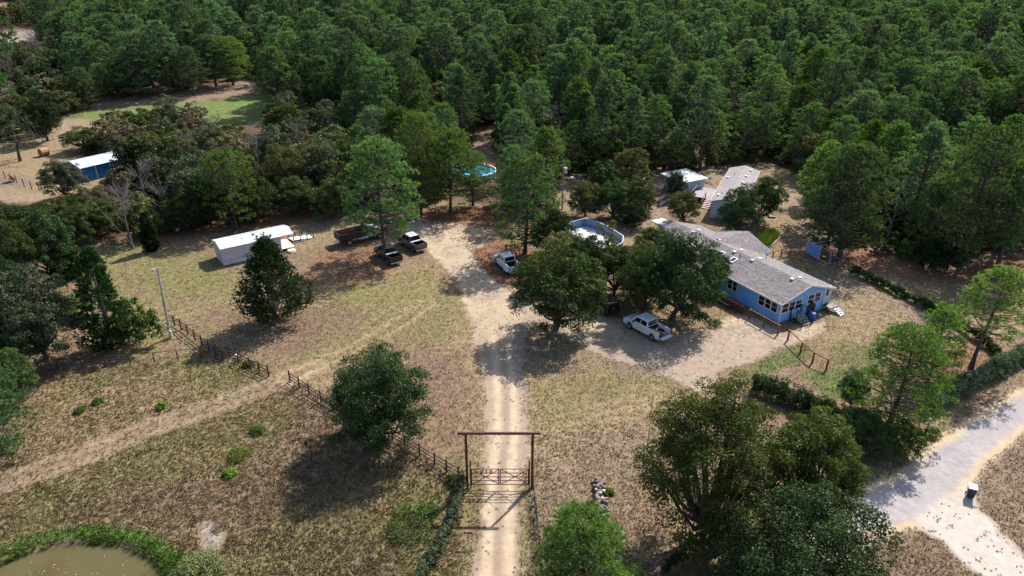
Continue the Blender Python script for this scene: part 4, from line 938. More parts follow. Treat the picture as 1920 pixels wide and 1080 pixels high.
def vines(parent, pts, h, wd, per_m, nl, mat, seed, ls=0.12, name='vine_foliage', base=0.0):
    rng = np.random.default_rng(seed); cen, rc = [], []; x0, y0 = parent.location.x, parent.location.y
    for (ax, ay), (bx, by) in zip(pts[:-1], pts[1:]):
        L_ = math.hypot(bx - ax, by - ay); n = int(L_ * per_m)
        for i in range(n):
            t = rng.random(); nx_, ny_ = -(by - ay) / L_, (bx - ax) / L_; x = ax + (bx - ax) * t; y = ay + (by - ay) * t
            amp = 0.6 + 0.7 * float(vn(np.array([x * 0.9]), np.array([y * 0.9]), seed)[0])
            o_ = rng.normal(0, wd * 0.35 * amp); cen.append((x - x0 + nx_ * o_, y - y0 + ny_ * o_, base + h * amp * (0.15 + 0.85 * rng.random() ** 0.7) * math.exp(-(o_ / wd) ** 2))); rc.append(wd * (0.25 + 0.25 * rng.random()))
    cen = np.array(cen); rc = np.array(rc); V = leaf_cluster(cen, rc, nl, ls, rng, 0.8)
    tn = np.repeat(np.clip(np.repeat(rng.random(len(cen)) * .5, nl) + rng.random(len(cen) * nl) * .5, 0, 1), 4)
    return link(bpy.data.objects.new(name, np_mesh(name, V, quadf(len(V)), M[mat], tint=tn)), parent)

# ------------------------------------------------------------------ main blue house
HW, HL, EZ, RZ = 8.45, 23.4, 2.72, 4.02; HA = R(28.8)
house = empty('blue_house', (31.05, 72.64, 0), HA, 'long light blue single storey house with grey brown shingle roof and white trim', 'house')
SL = (RZ - EZ) / (HW / 2)
wall = MB()
wall.prism([(0, -0.05), (HW, -0.05), (HW, EZ - 0.03), (HW / 2, RZ - 0.06), (0, EZ - 0.03)], 'y', 0, HL); wall.build('wall', M['siding'], house)
# lapped boards, each course a part, on the two walls in view; gable courses follow the slope
lap = 0.205
for k in range(int((EZ - 0.25) / lap)):
    z0 = 0.12 + k * lap; z1 = z0 + lap - 0.004
    MB().hexa([(-0.030, 0, z0), (-0.003, 0, z0), (-0.003, HL, z0), (-0.030, HL, z0), (-0.012, 0, z1), (-0.003, 0, z1), (-0.003, HL, z1), (-0.012, HL, z1)]).build('siding_board', M['siding'], house)
k = 0
while True:
    z0 = 0.12 + k * lap; z1 = z0 + lap - 0.004; k += 1
    if z1 > RZ - 0.15: break
    ins = max(0, (z1 - EZ) / SL + 0.1) if z1 > EZ - .05 else 0
    MB().hexa([(ins, -0.030, z0), (HW - ins, -0.030, z0), (HW - ins, -0.003, z0), (ins, -0.003, z0), (ins, -0.012, z1), (HW - ins, -0.012, z1), (HW - ins, -0.003, z1), (ins, -0.003, z1)]).build('siding_board', M['siding'], house)
def slab(name, pts, mat, parent, th=0.09):
    mb = MB(); n = len(pts); mb.v = [tuple(p) for p in pts] + [(p[0], p[1], p[2] - th) for p in pts]
    mb.f = [tuple(range(n)), tuple(range(2 * n - 1, n - 1, -1))] + [(i, n + i, n + (i + 1) % n, (i + 1) % n) for i in range(n)]
    return mb.build(name, M[mat], parent)
OV = 0.35; oz_ = RZ + 0.05
def ez(x): return oz_ - SL * abs(x - HW / 2)
slab('roof', [(-OV, -OV, ez(-OV)), (HW / 2, -OV, oz_), (HW / 2, HL + OV, oz_), (-OV, HL + OV, ez(-OV))], 'shingle', house)
slab('roof', [(HW / 2 + 0.002, -OV, oz_), (HW + OV, -OV, ez(HW + OV)), (HW + OV, HL + OV, ez(HW + OV)), (HW / 2 + 0.002, HL + OV, oz_)], 'shingle', house)
# cross gable in the middle, front and back
CY, CH = 15.8, 4.6
for x0, x1, side in ((HW / 2 + 0.6, HW + 2.2, 1), (-1.9, HW / 2 - 0.6, -1)):
    hw = CH
    za, zb = oz_ - 0.04, oz_ - 0.04 - SL * hw
    slab('cross_roof', [(x0, CY, za), (x0, CY - hw, zb), (x1, CY - hw, zb), (x1, CY, za)], 'shingle', house, 0.08)
    slab('cross_roof', [(x0, CY + 0.002, za), (x1, CY + 0.002, za), (x1, CY + hw, zb), (x0, CY + hw, zb)], 'shingle', house, 0.08)
    xa, xb = sorted((x1 - side * 0.4, HW if side > 0 else 0.0))
    MB().prism([(CY - hw + .4, -0.05), (CY + hw - .4, -0.05), (CY + hw - .4, zb + .06), (CY, za - 0.1), (CY - hw + .4, zb + .06)], 'x', xa + 0.01, xb - 0.01).build('wing_wall', M['siding'], house)
# ridge cap, white fascia and corner boards
MB().prism([(HW / 2 - .14, oz_ - .035), (HW / 2, oz_ + .02), (HW / 2 + .14, oz_ - .035), (HW / 2, oz_ - .01)], 'y', -OV + .01, HL + OV - .01).build('ridge_cap', M['shingle2'], house)
for x in (-OV, HW + OV): MB().box(*sorted((x, x + (-.03 if x < 0 else .03))), -OV, HL + OV, ez(x) - 0.19, ez(x) + 0.01).build('fascia', M['white'], house)
for a, b in ((-OV, HW / 2), (HW / 2, HW + OV)):
    MB().hexa([(a, -OV - .035, ez(a) - .18), (b, -OV - .035, ez(b) - .18), (b, -OV - .004, ez(b) - .18), (a, -OV - .004, ez(a) - .18), (a, -OV - .035, ez(a) + .01), (b, -OV - .035, ez(b) + .01), (b, -OV - .004, ez(b) + .01), (a, -OV - .004, ez(a) + .01)]).build('fascia', M['white'], house)
for x, y in ((-0.06, -0.06), (HW - 0.05, -0.06)): MB().box(x, x + .11, y, y + .11, 0.02, EZ - .1).build('corner_board', M['white'], house)
window(house, 'x', -0.030, 0.45, 3.25, 1.15, 2.3, 3); window(house, 'x', -0.030, 6.85, 8.35, 1.12, 2.35, 2); window(house, 'x', -0.030, 19.3, 20.6, 1.2, 2.3, 2)
window(house, 'y', -0.030, 0.18, 3.35, 1.3, 2.38, 3); window(house, 'y', -0.030, 4.45, 6.55, 1.45, 2.55, 2)
for q in (3.86, 3.96): pass
MB().box(3.85, 3.98, -0.065, -0.03, 0.15, 2.85).build('trim_board', M['siding'], house)
dr_ = MB().box(7.33, 8.12, -0.075, -0.031, 0.72, 2.78).build('door', M['white'], house)
MB().box(7.5, 7.95, -0.083, -0.0751, 1.75, 2.6).build('door_glass', M['glass'], dr_); MB().box(7.40, 7.45, -0.12, -0.0755, 1.6, 1.68).build('handle', M['chrome'], dr_)
MB().box(7.2, 7.33, -0.09, -0.031, 0.7, 2.9).build('door_frame', M['white'], house); MB().box(8.12, 8.25, -0.09, -0.031, 0.7, 2.9).build('door_frame', M['white'], house)
MB().box(7.33, 8.12, -0.09, -0.031, 2.78, 2.9).build('door_frame', M['white'], house)
for x, y in ((4.0 - .35, 15.5), (3.7, 11.5), (3.7, 8.4), (3.7, 2.1), (3.75, 19.4), (5.1, 15.7), (5.05, 11.6), (5.05, 8.5), (4.9, 2.0), (5.2, 19.8)):
    z = ez(x); v = MB().box(x - .18, x + .18, y - .2, y + .2, z - .03, z + .19).build('roof_vent', M['white'], house, 0.02)
for x, y in ((2.35, 12.5), (2.35, 10.3)):
    z = ez(x); q = 0.52
    def sk(x0, x1, y0, y1, a, b): return [(x0, y0, ez(x0) + a), (x1, y0, ez(x1) + a), (x1, y1, ez(x1) + a), (x0, y1, ez(x0) + a), (x0, y0, ez(x0) + b), (x1, y0, ez(x1) + b), (x1, y1, ez(x1) + b), (x0, y1, ez(x0) + b)]
    s_ = MB()
    for r_ in ((x - q, x + q, y - q * .8, y - q * .8 + .14), (x - q, x + q, y + q * .8 - .14, y + q * .8), (x - q, x - q + .14, y - q * .8 + .14, y + q * .8 - .14), (x + q - .14, x + q, y - q * .8 + .14, y + q * .8 - .14)): s_.hexa(sk(*r_, -.02, .16))
    f = s_.build('skylight_frame', M['white'], house); MB().hexa(sk(x - q + .14, x + q - .14, y - q * .8 + .14, y + q * .8 - .14, 0, .11)).build('skylight_glass', M['glass'], f)
for x, y in ((3.4, 10.2), (7.2, 9.3)): MB().tube((x, y, ez(x) - .05), (x, y, ez(x) + .45), 0.05).build('vent_pipe', M['black'], house)
# arched dark opening leaned on the gable wall, and drum before it
ar = [(4.62 + .55 + .52 * math.cos(t), 1.0 + .52 * math.sin(t)) for t in np.linspace(0, math.pi, 13)] + [(4.65, 0.02), (5.69, 0.02)]
MB().prism(ar, 'y', -0.30, -0.08).build('arched_door_cover', M['black'], house)
def hl(x, y, z=0.0): return (31.05 + x * math.cos(HA) - y * math.sin(HA), 72.64 + x * math.sin(HA) + y * math.cos(HA), z)
t = empty('plastic_drum', hl(4.05, -1.30), 0.3, 'blue plastic drum on the ground by the black arch at the gable wall', 'drum')
MB().tube((0, 0, 0), (0, 0, .12), .34, .40, 20).tube((0, 0, .12), (0, 0, .85), .40, .42, 20).tube((0, 0, .85), (0, 0, .98), .42, .30, 20).build('barrel', M['bluebarrel'], t, smooth=False)
MB().tube((0, 0, .98), (0, 0, 1.03), .12, .11, 14).build('cap', M['white'], t)
# front steps with dark rails at the gable
t = empty('porch_steps', hl(2.55, -1.0), HA, 'grey wooden porch steps with dark handrails at the gable wall, beside the drum', 'steps')
MB().box(-.75, .75, -.05, .92, .60, .70).build('landing', M['greywood'], t)
for i in range(3): MB().box(-.7, .7, -.33 - .3 * i, -.05 - .3 * i, .44 - .18 * i, .50 - .18 * i).build('tread', M['greywood'], t)
for s in (-1, 1):
    for y, z1 in ((-.95, 1.0), (0.0, 1.7), (.85, 1.7)): MB().box(s * .82 - .05, s * .82 + .05, y - .05, y + .05, -.03, z1).build('post', M['black'], t)
    MB().tube((s * .82, -.95, 1.0), (s * .82, 0, 1.7), .05, n=6).build('handrail', M['black'], t); MB().tube((s * .82, 0, 1.7), (s * .82, .85, 1.7), .05, n=6).build('handrail', M['black'], t)
# white steps and small dark deck at the back door
t = empty('back_door_steps', hl(8.1, -0.9), HA, 'white steps with thin railings at the back door of the blue house', 'steps')
MB().box(-.85, .45, -.35, .85, .58, .68).build('deck', M['black'], t)
for x in (-.8, .4):
    for y in (-.3, .8): MB().box(x - .04, x + .04, y - .04, y + .04, -.03, .58).build('leg', M['galv'], t)
for i in range(4): MB().box(-.3, .45, -.64 - .27 * i, -.36 - .27 * i, .44 - .135 * i, .49 - .135 * i).build('tread', M['white'], t)
for x in (-.36, .47): MB().hexa([(x, -1.45, -.02), (x + .04, -1.45, -.02), (x + .04, -.36, .4), (x, -.36, .4), (x, -1.45, .12), (x + .04, -1.45, .12), (x + .04, -.36, .55), (x, -.36, .55)]).build('stringer', M['white'], t)
for x in (.52, -.42):
    MB().tube((x, -1.4, .95), (x, -.35, 1.5), .025, n=6).tube((x, -.35, 1.5), (x, .8, 1.5), .025, n=6).tube((x, -1.4, .55), (x, -.35, 1.1), .02, n=6).tube((x, -.35, 1.1), (x, .8, 1.1), .02, n=6).build('handrail', M['galv'], t)
    for y, z0, z1 in ((-1.4, 0, .95), (-.35, 0, 1.5), (.8, 0, 1.5)): MB().tube((x, y, z0), (x, y, z1), .025, n=6).build('baluster', M['galv'], t)

# fences around the blue house
fa = GP([(1477, 637), (1501, 661), (1523, 680), (1549, 693)])
rail_fence(fa, 'orange brown rail fence of four posts at the drive corner right of the blue house', spacing=None, h=1.3, rails=(1.24,), mat='redwood', pr=.075, rr=.06, square=True)
fb = GP([(1404, 597), (1431, 612), (1458, 627)])
rail_fence(fb, 'three post red brown rail fence close along the front wall of the blue house', spacing=None, h=1.25, rails=(1.18, ), mat='redwood', pr=.075, rr=.06, square=True)
p0, p1 = G(1318, 553), G(1394, 592)
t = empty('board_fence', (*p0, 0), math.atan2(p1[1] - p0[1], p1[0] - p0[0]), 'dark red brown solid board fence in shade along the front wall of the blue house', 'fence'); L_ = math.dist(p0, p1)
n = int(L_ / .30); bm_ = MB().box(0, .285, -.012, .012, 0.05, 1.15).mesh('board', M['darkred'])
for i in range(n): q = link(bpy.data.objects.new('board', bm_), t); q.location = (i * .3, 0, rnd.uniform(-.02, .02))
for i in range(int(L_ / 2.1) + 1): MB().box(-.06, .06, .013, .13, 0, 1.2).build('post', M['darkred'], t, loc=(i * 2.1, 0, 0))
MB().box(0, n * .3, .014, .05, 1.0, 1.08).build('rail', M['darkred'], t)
fc = GP([(1448, 487), (1464, 482), (1481, 478)])
rail_fence(fc, 'short orange brown rail fence behind the back roof edge of the blue house', spacing=None, h=1.25, rails=(1.2,), mat='redwood', pr=.07, rr=.05, square=True)
wire_fence(GP([(1481, 478), (1510, 471)]), 'short wire fence from the brown posts to the dog kennel', 1.5, 1.2, post='galv', toprail=False)
# dog kennel
ka = R(-49.0 + 0); kx, ky = G(1511, 474)
t = empty('dog_kennel', (kx, ky, 0), math.atan2(G(1554, 496)[1] - ky, G(1554, 496)[0] - kx), 'dog kennel with blue ribbed metal panel and open pipe frame behind the blue house', 'kennel')
KL = math.dist((kx, ky), G(1554, 496)); KW = 2.7
for i in range(6): MB().box(.03, KL * .56, -.02, .02, .12 + i * .29, .12 + i * .29 + .27).build('panel', M['mesh_blue'], t)
for x, y in ((0, 0), (KL * .57, 0), (KL, 0), (0, KW), (KL * .57, KW), (KL, KW)): MB().tube((x, y, 0), (x, y, 1.9), .045, n=8).build('post', M['galv'], t)
for z in (.06, 1.87):
    for a, b in (((0, 0), (KL, 0)), ((0, KW), (KL, KW)), ((0, 0), (0, KW)), ((KL, 0), (KL, KW))): MB().tube((*a, z), (*b, z), .04, n=6).build('rail', M['galv'], t)
for i in range(7): MB().box(.0 + i * KL * .08, (i + .96) * KL * .08, -.15, KW + .2, 1.93 + (i % 2) * .012, 1.955 + (i % 2) * .012).build('roof_sheet', M['rustin'] if i % 3 else M['mesh_blue'], t)
w = MB()
for i in range(14): x = KL * .57 + (KL * .43) * i / 14; w.tube((x, 0, .06), (x, 0, 1.87), .006, n=3, caps=False)
for i in range(10): w.tube((KL * .57, 0, .1 + i * .18), (KL, 0, .1 + i * .18), .006, n=3, caps=False)
w.build('wire_mesh', M['wire'], t)
# planter with ornamental grass behind the house
P_ = GP([(1416, 458), (1425, 440), (1448, 434), (1462, 446), (1447, 462), (1432, 466)])
t = empty('planter_bed', (*P_[0], 0), 0, 'curved pale stone edged bed with bright green ornamental grass behind the blue house', 'planter')
for a, b in zip(P_, P_[1:] + P_[:1]):
    n = max(2, int(math.dist(a, b) / .35))
    for i in range(n):
        x = a[0] + (b[0] - a[0]) * (i + .5) / n - P_[0][0]; y = a[1] + (b[1] - a[1]) * (i + .5) / n - P_[0][1]
        q = MB().box(-.165, .165, -.09, .09, -.02, .26).build('edging_block', M['stone'], t, .015, loc=(x, y, 0)); q.rotation_euler = (0, 0, math.atan2(b[1] - a[1], b[0] - a[0]))
rg = np.random.default_rng(8); c = []
while len(c) < 170:
    x = rg.uniform(min(p[0] for p in P_), max(p[0] for p in P_)); y = rg.uniform(min(p[1] for p in P_), max(p[1] for p in P_))
    if sdpoly(np.array([x]), np.array([y]), P_)[0] > .15: c.append((x - P_[0][0], y - P_[0][1], 0))
c = np.array(c); d = np.tile([0, 0, 1.0], (len(c), 1)); V = blades(c, d, 26, (.7, 1.4), .05, .28, rg, .1)
link(bpy.data.objects.new('ornamental_grass', np_mesh('ornamental_grass', V, tri(len(V)), M['reed'], tint=np.repeat(rg.random(len(c) * 26), 3))), t)

# ------------------------------------------------------------------ second house, metal shed, deck, ramp, stairs
A2 = R(-24.2); W2, L2 = 5.3, 20.5; ox, oy = 31.55, 107.9
h2 = empty('grey_roofed_house', (ox, oy, 0), A2, 'second house with light grey shingle roof and pale walls among the oaks', 'house')
E2, R2z = 2.75, 3.5; s2 = (R2z - E2) / (W2 / 2); e2 = lambda x: R2z + .05 - s2 * abs(x - W2 / 2)
MB().prism([(0.25, -.05), (W2 - .25, -.05), (W2 - .25, E2), (W2 / 2, R2z - .05), (0.25, E2)], 'y', 0.3, L2 - .3).build('wall', M['palesiding'], h2)
slab('roof', [(0, 0, e2(0)), (W2 / 2, 0, e2(W2 / 2)), (W2 / 2, L2, e2(W2 / 2)), (0, L2, e2(0))], 'shingle2', h2); slab('roof', [(W2 / 2 + .002, 0, e2(W2 / 2)), (W2, 0, e2(W2)), (W2, L2, e2(W2)), (W2 / 2 + .002, L2, e2(W2 / 2))], 'shingle2', h2)
for x in (-.03, W2): MB().box(x, x + .03, 0, L2, e2(0) - .2, e2(0) + .01).build('fascia', M['white'], h2)
window(h2, 'y', .3, 1.6, 2.6, 1.2, 2.2, 1); window(h2, 'x', .25, 4.6, 5.8, 1.2, 2.2, 2); window(h2, 'x', .25, 15, 16.2, 1.2, 2.2, 2)
MB().box(.19, .245, 9.0, 9.9, .9, 2.7).build('door', M['white'], h2)
for x, y in ((.9, 2.6), (.7, 13.2), (3.5, 10.2), (3.6, 14.2), (3.9, 18.4)): MB().box(x - .2, x + .2, y - .2, y + .2, e2(x) - .02, e2(x) + .24).build('roof_vent', M['white'], h2, .02)
for x, y in ((1.6, 15), (1.3, 3.5)): MB().tube((x, y, e2(x) - .03), (x, y, e2(x) + .35), .05).build('vent_pipe', M['black'], h2)
sh = empty('metal_roofed_shed', (29.6, 118.3, 0), R(29), 'pale blue shed with low white streaked metal roof beside the grey roofed house', 'shed')
MB().box(.45, 5.2, .3, 5.3, -.05, 2.45).build('wall', M['palesiding'], sh)
MB().box(.44, 5.21, .285, .299, -.02, 2.4).build('front_panel', plain('lavender_panel', (.42, .47, .62), .6, .05), sh)
for i in range(9):
    x = -.35 + i * .68; MB().hexa([(x, -.1, 2.48), (x + .66, -.1, 2.48), (x + .66, 5.8, 2.72), (x, 5.8, 2.72), (x, -.1, 2.54 + .01 * (i % 2)), (x + .66, -.1, 2.54 + .01 * (i % 2)), (x + .66, 5.8, 2.78 + .01 * (i % 2)), (x, 5.8, 2.78 + .01 * (i % 2))]).build('roof_sheet', M['whiteroof'] if i % 3 else M['galv'], sh)
dk = empty('timber_deck', (31.6, 115.6, 0), R(62), 'grey boarded deck between the metal roofed shed and the grey roofed house', 'deck')
for i in range(24): MB().box(i * .24, i * .24 + .225, -3.2, .0 + 1.1, .86, .90).build('deck_board', M['greywood'], dk)
for x in (.2, 2.8, 5.5):
    for y in (-3, 0, 1): MB().box(x - .06, x + .06, y - .06, y + .06, 0, .86).build('leg', M['redwood'], dk)
for x in (0.1, 2.0, 3.8, 5.6): MB().box(x - .05, x + .05, .98, 1.09, .90, 1.75).build('post', M['redwood'], dk)
MB().box(0, 5.7, .97, 1.10, 1.75, 1.80).build('rail', M['redwood'], dk)
st = empty('deck_stairs', (32.2, 112.0, 0), R(62) - R(90), 'reddish timber stairs with dirty white treads leading up to the deck', 'steps')
for i in range(6): MB().box(-.75, .75, .0 + i * .5, .46 + i * .5, .10 + .14 * i, .15 + .14 * i).build('tread', M['rose'], st)
for s in (-1, 1):
    for i in range(3): MB().box(s * .85 - .06, s * .85 + .06, .1 + i * 1.35, .22 + i * 1.35, 0, 1.1 + i * .38).build('post', M['redwood'], st)
    MB().tube((s * .85, .1, 1.1), (s * .85, 2.9, 1.9), .06, n=6).build('handrail', M['redwood'], st)
r0_, r1_ = G(1236, 388), G(1275, 372)
rp = empty('wheelchair_ramp', (*r0_, 0), math.atan2(r1_[1] - r0_[1], r1_[0] - r0_[0]), 'brown railed access ramp with white kick boards left of the deck', 'ramp'); L_ = math.dist(r0_, r1_) + 1.2
MB().hexa([(0, .1, 0), (L_, .1, .3), (L_, 1.6, .3), (0, 1.6, 0), (0, .1, .1), (L_, .1, .85), (L_, 1.6, .85), (0, 1.6, .1)]).build('ramp_floor', M['darkred'], rp)
for y in (0, 1.65):
    for i in range(4): x = i * L_ / 3; MB().box(x - .06, x + .06, y - .06, y + .06, 0, 1.2 + .2 * i).build('post', M['redwood'], rp)
    for dz, mt in ((.22, 'white'), (.48, 'white'), (.78, 'redwood'), (1.12, 'redwood')): MB().hexa([(0, y - .08, dz), (L_, y - .08, dz + .6), (L_, y - .061, dz + .6), (0, y - .061, dz), (0, y - .08, dz + .13), (L_, y - .08, dz + .73), (L_, y - .061, dz + .73), (0, y - .061, dz + .13)]).build('rail', M[mt], rp)

# ------------------------------------------------------------------ white shed at the left, its porch ramp
AW = R(35.5); ws = empty('white_shed', (-39.6, 88.86, 0), AW, 'long narrow white storage cabin with pale metal roof and porch on the left lawn', 'shed')
WW, WL = 4.0, 8.3; E3, R3 = 2.5, 2.95; s3 = (R3 - E3) / (WW / 2); e3 = lambda y: R3 + .05 - s3 * abs(y - WW / 2)
MB().prism([(0.1, .45), (WW - .1, .45), (WW - .1, E3), (WW / 2, R3 - .05), (.1, E3)], 'x', .1, WL).build('wall', M['palesiding'], ws)
MB().box(.12, WL - .02, .12, WW - .12, -.05, .44).build('skirting', M['skirt'], ws)
for i in range(9): MB().hexa([(.1, .07, .46 + i * .225), (WL, .07, .46 + i * .225), (WL, .098, .46 + i * .225), (.1, .098, .46 + i * .225), (.1, .088, .68 + i * .225), (WL, .088, .68 + i * .225), (WL, .098, .68 + i * .225), (.1, .098, .68 + i * .225)]).build('siding_board', M['palesiding'], ws)
for i in range(9): MB().hexa([(.07, .1, .46 + i * .225), (.098, .1, .46 + i * .225), (.098, WW - .1, .46 + i * .225), (.07, WW - .1, .46 + i * .225), (.088, .1, .68 + i * .225), (.098, .1, .68 + i * .225), (.098, WW - .1, .68 + i * .225), (.088, WW - .1, .68 + i * .225)]).build('siding_board', M['palesiding'], ws)
for i in range(11):
    x0 = -.05 + i * .93; x1 = x0 + .925; a = .006 * (i % 2)
    for ya, yb in ((-.15, WW / 2), (WW / 2 + .002, WW + .15)): slab('roof_sheet', [(x0, ya, e3(ya) + a), (x1, ya, e3(ya) + a), (x1, yb, e3(yb) + a), (x0, yb, e3(yb) + a)], 'whiteroof', ws, .04)
MB().tube((3.4, 1.3, e3(1.3)), (3.4, 1.3, e3(1.3) + .12), .08).build('roof_vent', M['black'], ws); MB().box(4.9, 5.15, 1.5, 1.8, e3(1.6), e3(1.6) + .14).build('roof_vent', M['black'], ws)
MB().box(WL + .02, WL + 1.9, .1, WW - .1, .36, .44).build('porch_floor', M['tan'], ws)
for y in (.1, WW - .1): MB().box(WL + 1.75, WL + 1.85, y - .05, y + .05, 0, 2.45).build('porch_post', M['white'], ws)
MB().box(WL + .001, WL + .05, 1.4, 2.3, .46, 2.35).build('door', M['tan'], ws)
t = empty('step_box', (-39.6 + math.cos(AW) * 9.4 - math.sin(AW) * -.55, 88.86 + math.sin(AW) * 9.4 + math.cos(AW) * -.55, 0), AW, 'tan rounded step box in front of the white shed porch', 'step'); MB().tube((0, 0, 0), (0, 0, .32), .62, .58, 18).build('platform', M['tan'], t); MB().box(-.3, .3, -.72, -.5, 0, .16).build('tread', M['tan'], t)
r0_, r1_ = G(550, 457), G(590, 446)
t = empty('porch_ramp', (*r0_, 0), math.atan2(r1_[1] - r0_[1], r1_[0] - r0_[0]), 'pale boarded ramp with low post railing running from the white shed porch', 'ramp'); L_ = math.dist(r0_, r1_)
for i in range(int(L_ / .27)): x = i * .27; z = .42 * (1 - x / L_) + .03; MB().box(x, x + .25, 0.05, 1.55, z, z + .045).build('ramp_board', M['concrete'], t)
for y in (0, 1.6):
    for i in range(4): x = .15 + i * (L_ - .3) / 3; MB().box(x - .05, x + .05, y - .05, y + .05, 0, 1.15 - .2 * i / 3).build('post', M['fencewood'], t)
    MB().box(0, L_, y - .03, y + .03, .02, .16).build('kerb_board', M['skirt'], t)
for i in range(5): MB().tube((.1 + i * .22, 1.6, .4), (.1 + i * .22, 1.6, .95), .02, n=5).build('baluster', M['wire'], t)

# ------------------------------------------------------------------ blue walled barn, hay bale, far bits on the left
bn = empty('blue_walled_barn', (-79.2, 126.4, 0), R(55), 'open sided barn with patchy white metal roof and blue tarp walls at the far left', 'barn')
BW, BL = 6.6, 11.0; eb = lambda y: 3.45 - .22 * abs(y - BW / 2)
for i in range(12):
    x0 = i * .95; a = .01 * (i % 2)
    for ya, yb in ((-.2, BW / 2), (BW / 2 + .002, BW + .2)): slab('roof_sheet', [(x0, ya, eb(ya) + a), (x0 + .945, ya, eb(ya) + a), (x0 + .945, yb, eb(yb) + a), (x0, yb, eb(yb) + a)], ('whiteroof', 'whiteroof', 'galv')[i * 7 % 3], bn, .04)
MB().prism([(.1, 0), (BW - .1, 0), (BW - .1, 2.6), (BW / 2, 3.3), (.1, 2.6)], 'x', .1, .14).build('end_wall', M['bluetarp'], bn)
for i in range(4): MB().box(.15 + i * 2.7, 2.75 + i * 2.7, .10 + .03 * (i % 2), .13 + .03 * (i % 2), 0, 2.55).build('wall_panel', M['bluetarp'], bn)
for x in (.1, 2.8, 5.5, 8.2, 10.9):
    for y in (.03, BW - .03): MB().box(x - .06, x + .06, y - .06, y + .06, 0, 2.6).build('post', M['white'], bn)
MB().box(.15, 10.8, BW - .14, BW - .1, 0, 2.55).build('back_wall', M['bluetarp'], bn)
t = empty('hay_bale', (*G(84, 292), float(terr(G(84, 292)[1])) + .02), R(62), 'round brown hay bale alone in the far left clearing', 'hay bale')
mb = MB().tube((-.75, 0, .78), (.75, 0, .78), .8, n=26); mb.build('bale', M['hay'], t, .06); MB().tube((-.765, 0, .80), (.765, 0, .80), .815, n=26, caps=False).build('net_wrap', M['hay'], t)
wire_fence(GP([(10, 335), (32, 343), (46, 350), (60, 355), (74, 357)]), 'row of dark posts with wire in the far left clearing in front of the barn', 2.4, 1.5, (.5, 1.0, 1.3), pr=.08)
wire_fence(GP([(-20, 270), (0, 268), (60, 262), (140, 262)]), 'wire fence at the back of the hay clearing', 4.0, 1.2)
t = empty('satellite_dish_feeder', (*G(22, 341), 0), R(40), 'dark brown tipped feeder beside the posts of the far left clearing', 'feeder'); MB().tube((0, 0, .75), (.35, 0, .95), .75, .7, 18).build('bowl', M['rustin'], t)
for q in ((.4, .4), (.4, -.4), (-.4, 0)): MB().tube((*q, 0), (q[0] * .6, q[1] * .6, .8), .05, n=6).build('leg', M['black'], t)
# small boat upside down on the lawn edge
t = empty('small_boat', (*G(331, 430), 0), R(118), 'small white boat lying on the leaf litter at the back of the left lawn', 'boat')
n = 11; hull = MB(); ring_ = []
for i in range(n):
    u = i / (n - 1); w_ = .62 * math.sin(math.pi * (0.12 + .80 * u)) ** .7 * (1 - .35 * max(0, u - .7) / .3); x = -1.3 + 2.7 * u; zk = .10 + .22 * max(0, u - .65) / .35
    ring_.append([(x, -w_, .55 + .1 * u), (x, -w_ * .85, .25), (x, 0, zk * .6), (x, w_ * .85, .25), (x, w_, .55 + .1 * u)])
for r_ in ring_: hull.v += r_
for i in range(n - 1):
    for j in range(4): hull.f.append((i * 5 + j, i * 5 + j + 1, i * 5 + j + 6, i * 5 + j + 5))
hull.f += [(0, 1, 2, 3, 4), tuple((n - 1) * 5 + j for j in reversed(range(5)))]
q = hull.build('hull', M['concrete'], t, smooth=True); so_ = q.modifiers.new('s', 'SOLIDIFY'); so_.thickness = .04
dk_ = MB()
dk_.quad([(ring_[6][0][0], ring_[6][0][1], .60), (ring_[10][0][0], ring_[10][0][1], .64), (ring_[10][4][0], ring_[10][4][1], .64), (ring_[6][4][0], ring_[6][4][1], .60)]); dk_.build('foredeck', M['white'], t)
for x in (-.7, .0): MB().box(x, x + .28, -.5, .5, .42, .47).build('seat', M['mesh_blue'], t)

# ------------------------------------------------------------------ pools
def ring_wall(name, pts, h, mat, parent, th=.03, closed=True):
    for a, b in zip(pts, pts[1:] + (pts[:1] if closed else [])):
        d = Vector((b[0] - a[0], b[1] - a[1], 0)); L_ = d.length
        q = MB().box(.004, L_ - .004, -th, th, 0, h).build(name, M[mat], parent, loc=(a[0], a[1], 0)); q.rotation_euler = (0, 0, math.atan2(d.y, d.x))
c = Vector((*G(890, 331), 0)); bp = empty('round_blue_pool', c, 0, 'round above ground pool with bright blue water behind the sunlit pines', 'pool')
pr_ = 4.1; pts = [(pr_ * math.cos(t), pr_ * math.sin(t)) for t in np.linspace(0, 2 * math.pi, 25)[:-1]]
ring_wall('wall_panel', pts, 1.25, 'tarp', bp)
MB().prism([(p[0] * .985, p[1] * .985) for p in pts], 'z', .1, .98).build('water', M['poolwater'], bp)
for a, b in zip(pts, pts[1:] + pts[:1]):
    d = Vector((b[0] - a[0], b[1] - a[1], 0)); q = MB().box(0, d.length, -.12, .12, 1.255, 1.30).build('top_rail', M['white'], bp, loc=(a[0], a[1], 0)); q.rotation_euler = (0, 0, math.atan2(d.y, d.x))
t = empty('pool_deck', (c.x + 2.4, c.y + 4.6, 0), R(-20), 'orange brown timber deck corner behind the round blue pool', 'deck')
for i in range(10): MB().box(-1.4, 1.6, i * .2 - .6, i * .2 - .42, 1.1, 1.15).build('deck_board', M['redwood'], t)
for x in (-1.3, 1.5):
    for y in (-.5, 1.2): MB().box(x - .06, x + .06, y - .06, y + .06, 0, 2.0).build('post', M['redwood'], t)
PL = [(x, y) for x, y in GP([(1068, 432), (1096, 424), (1118, 430), (1140, 440), (1168, 458), (1166, 470), (1150, 480), (1125, 482), (1095, 470), (1068, 452)])]
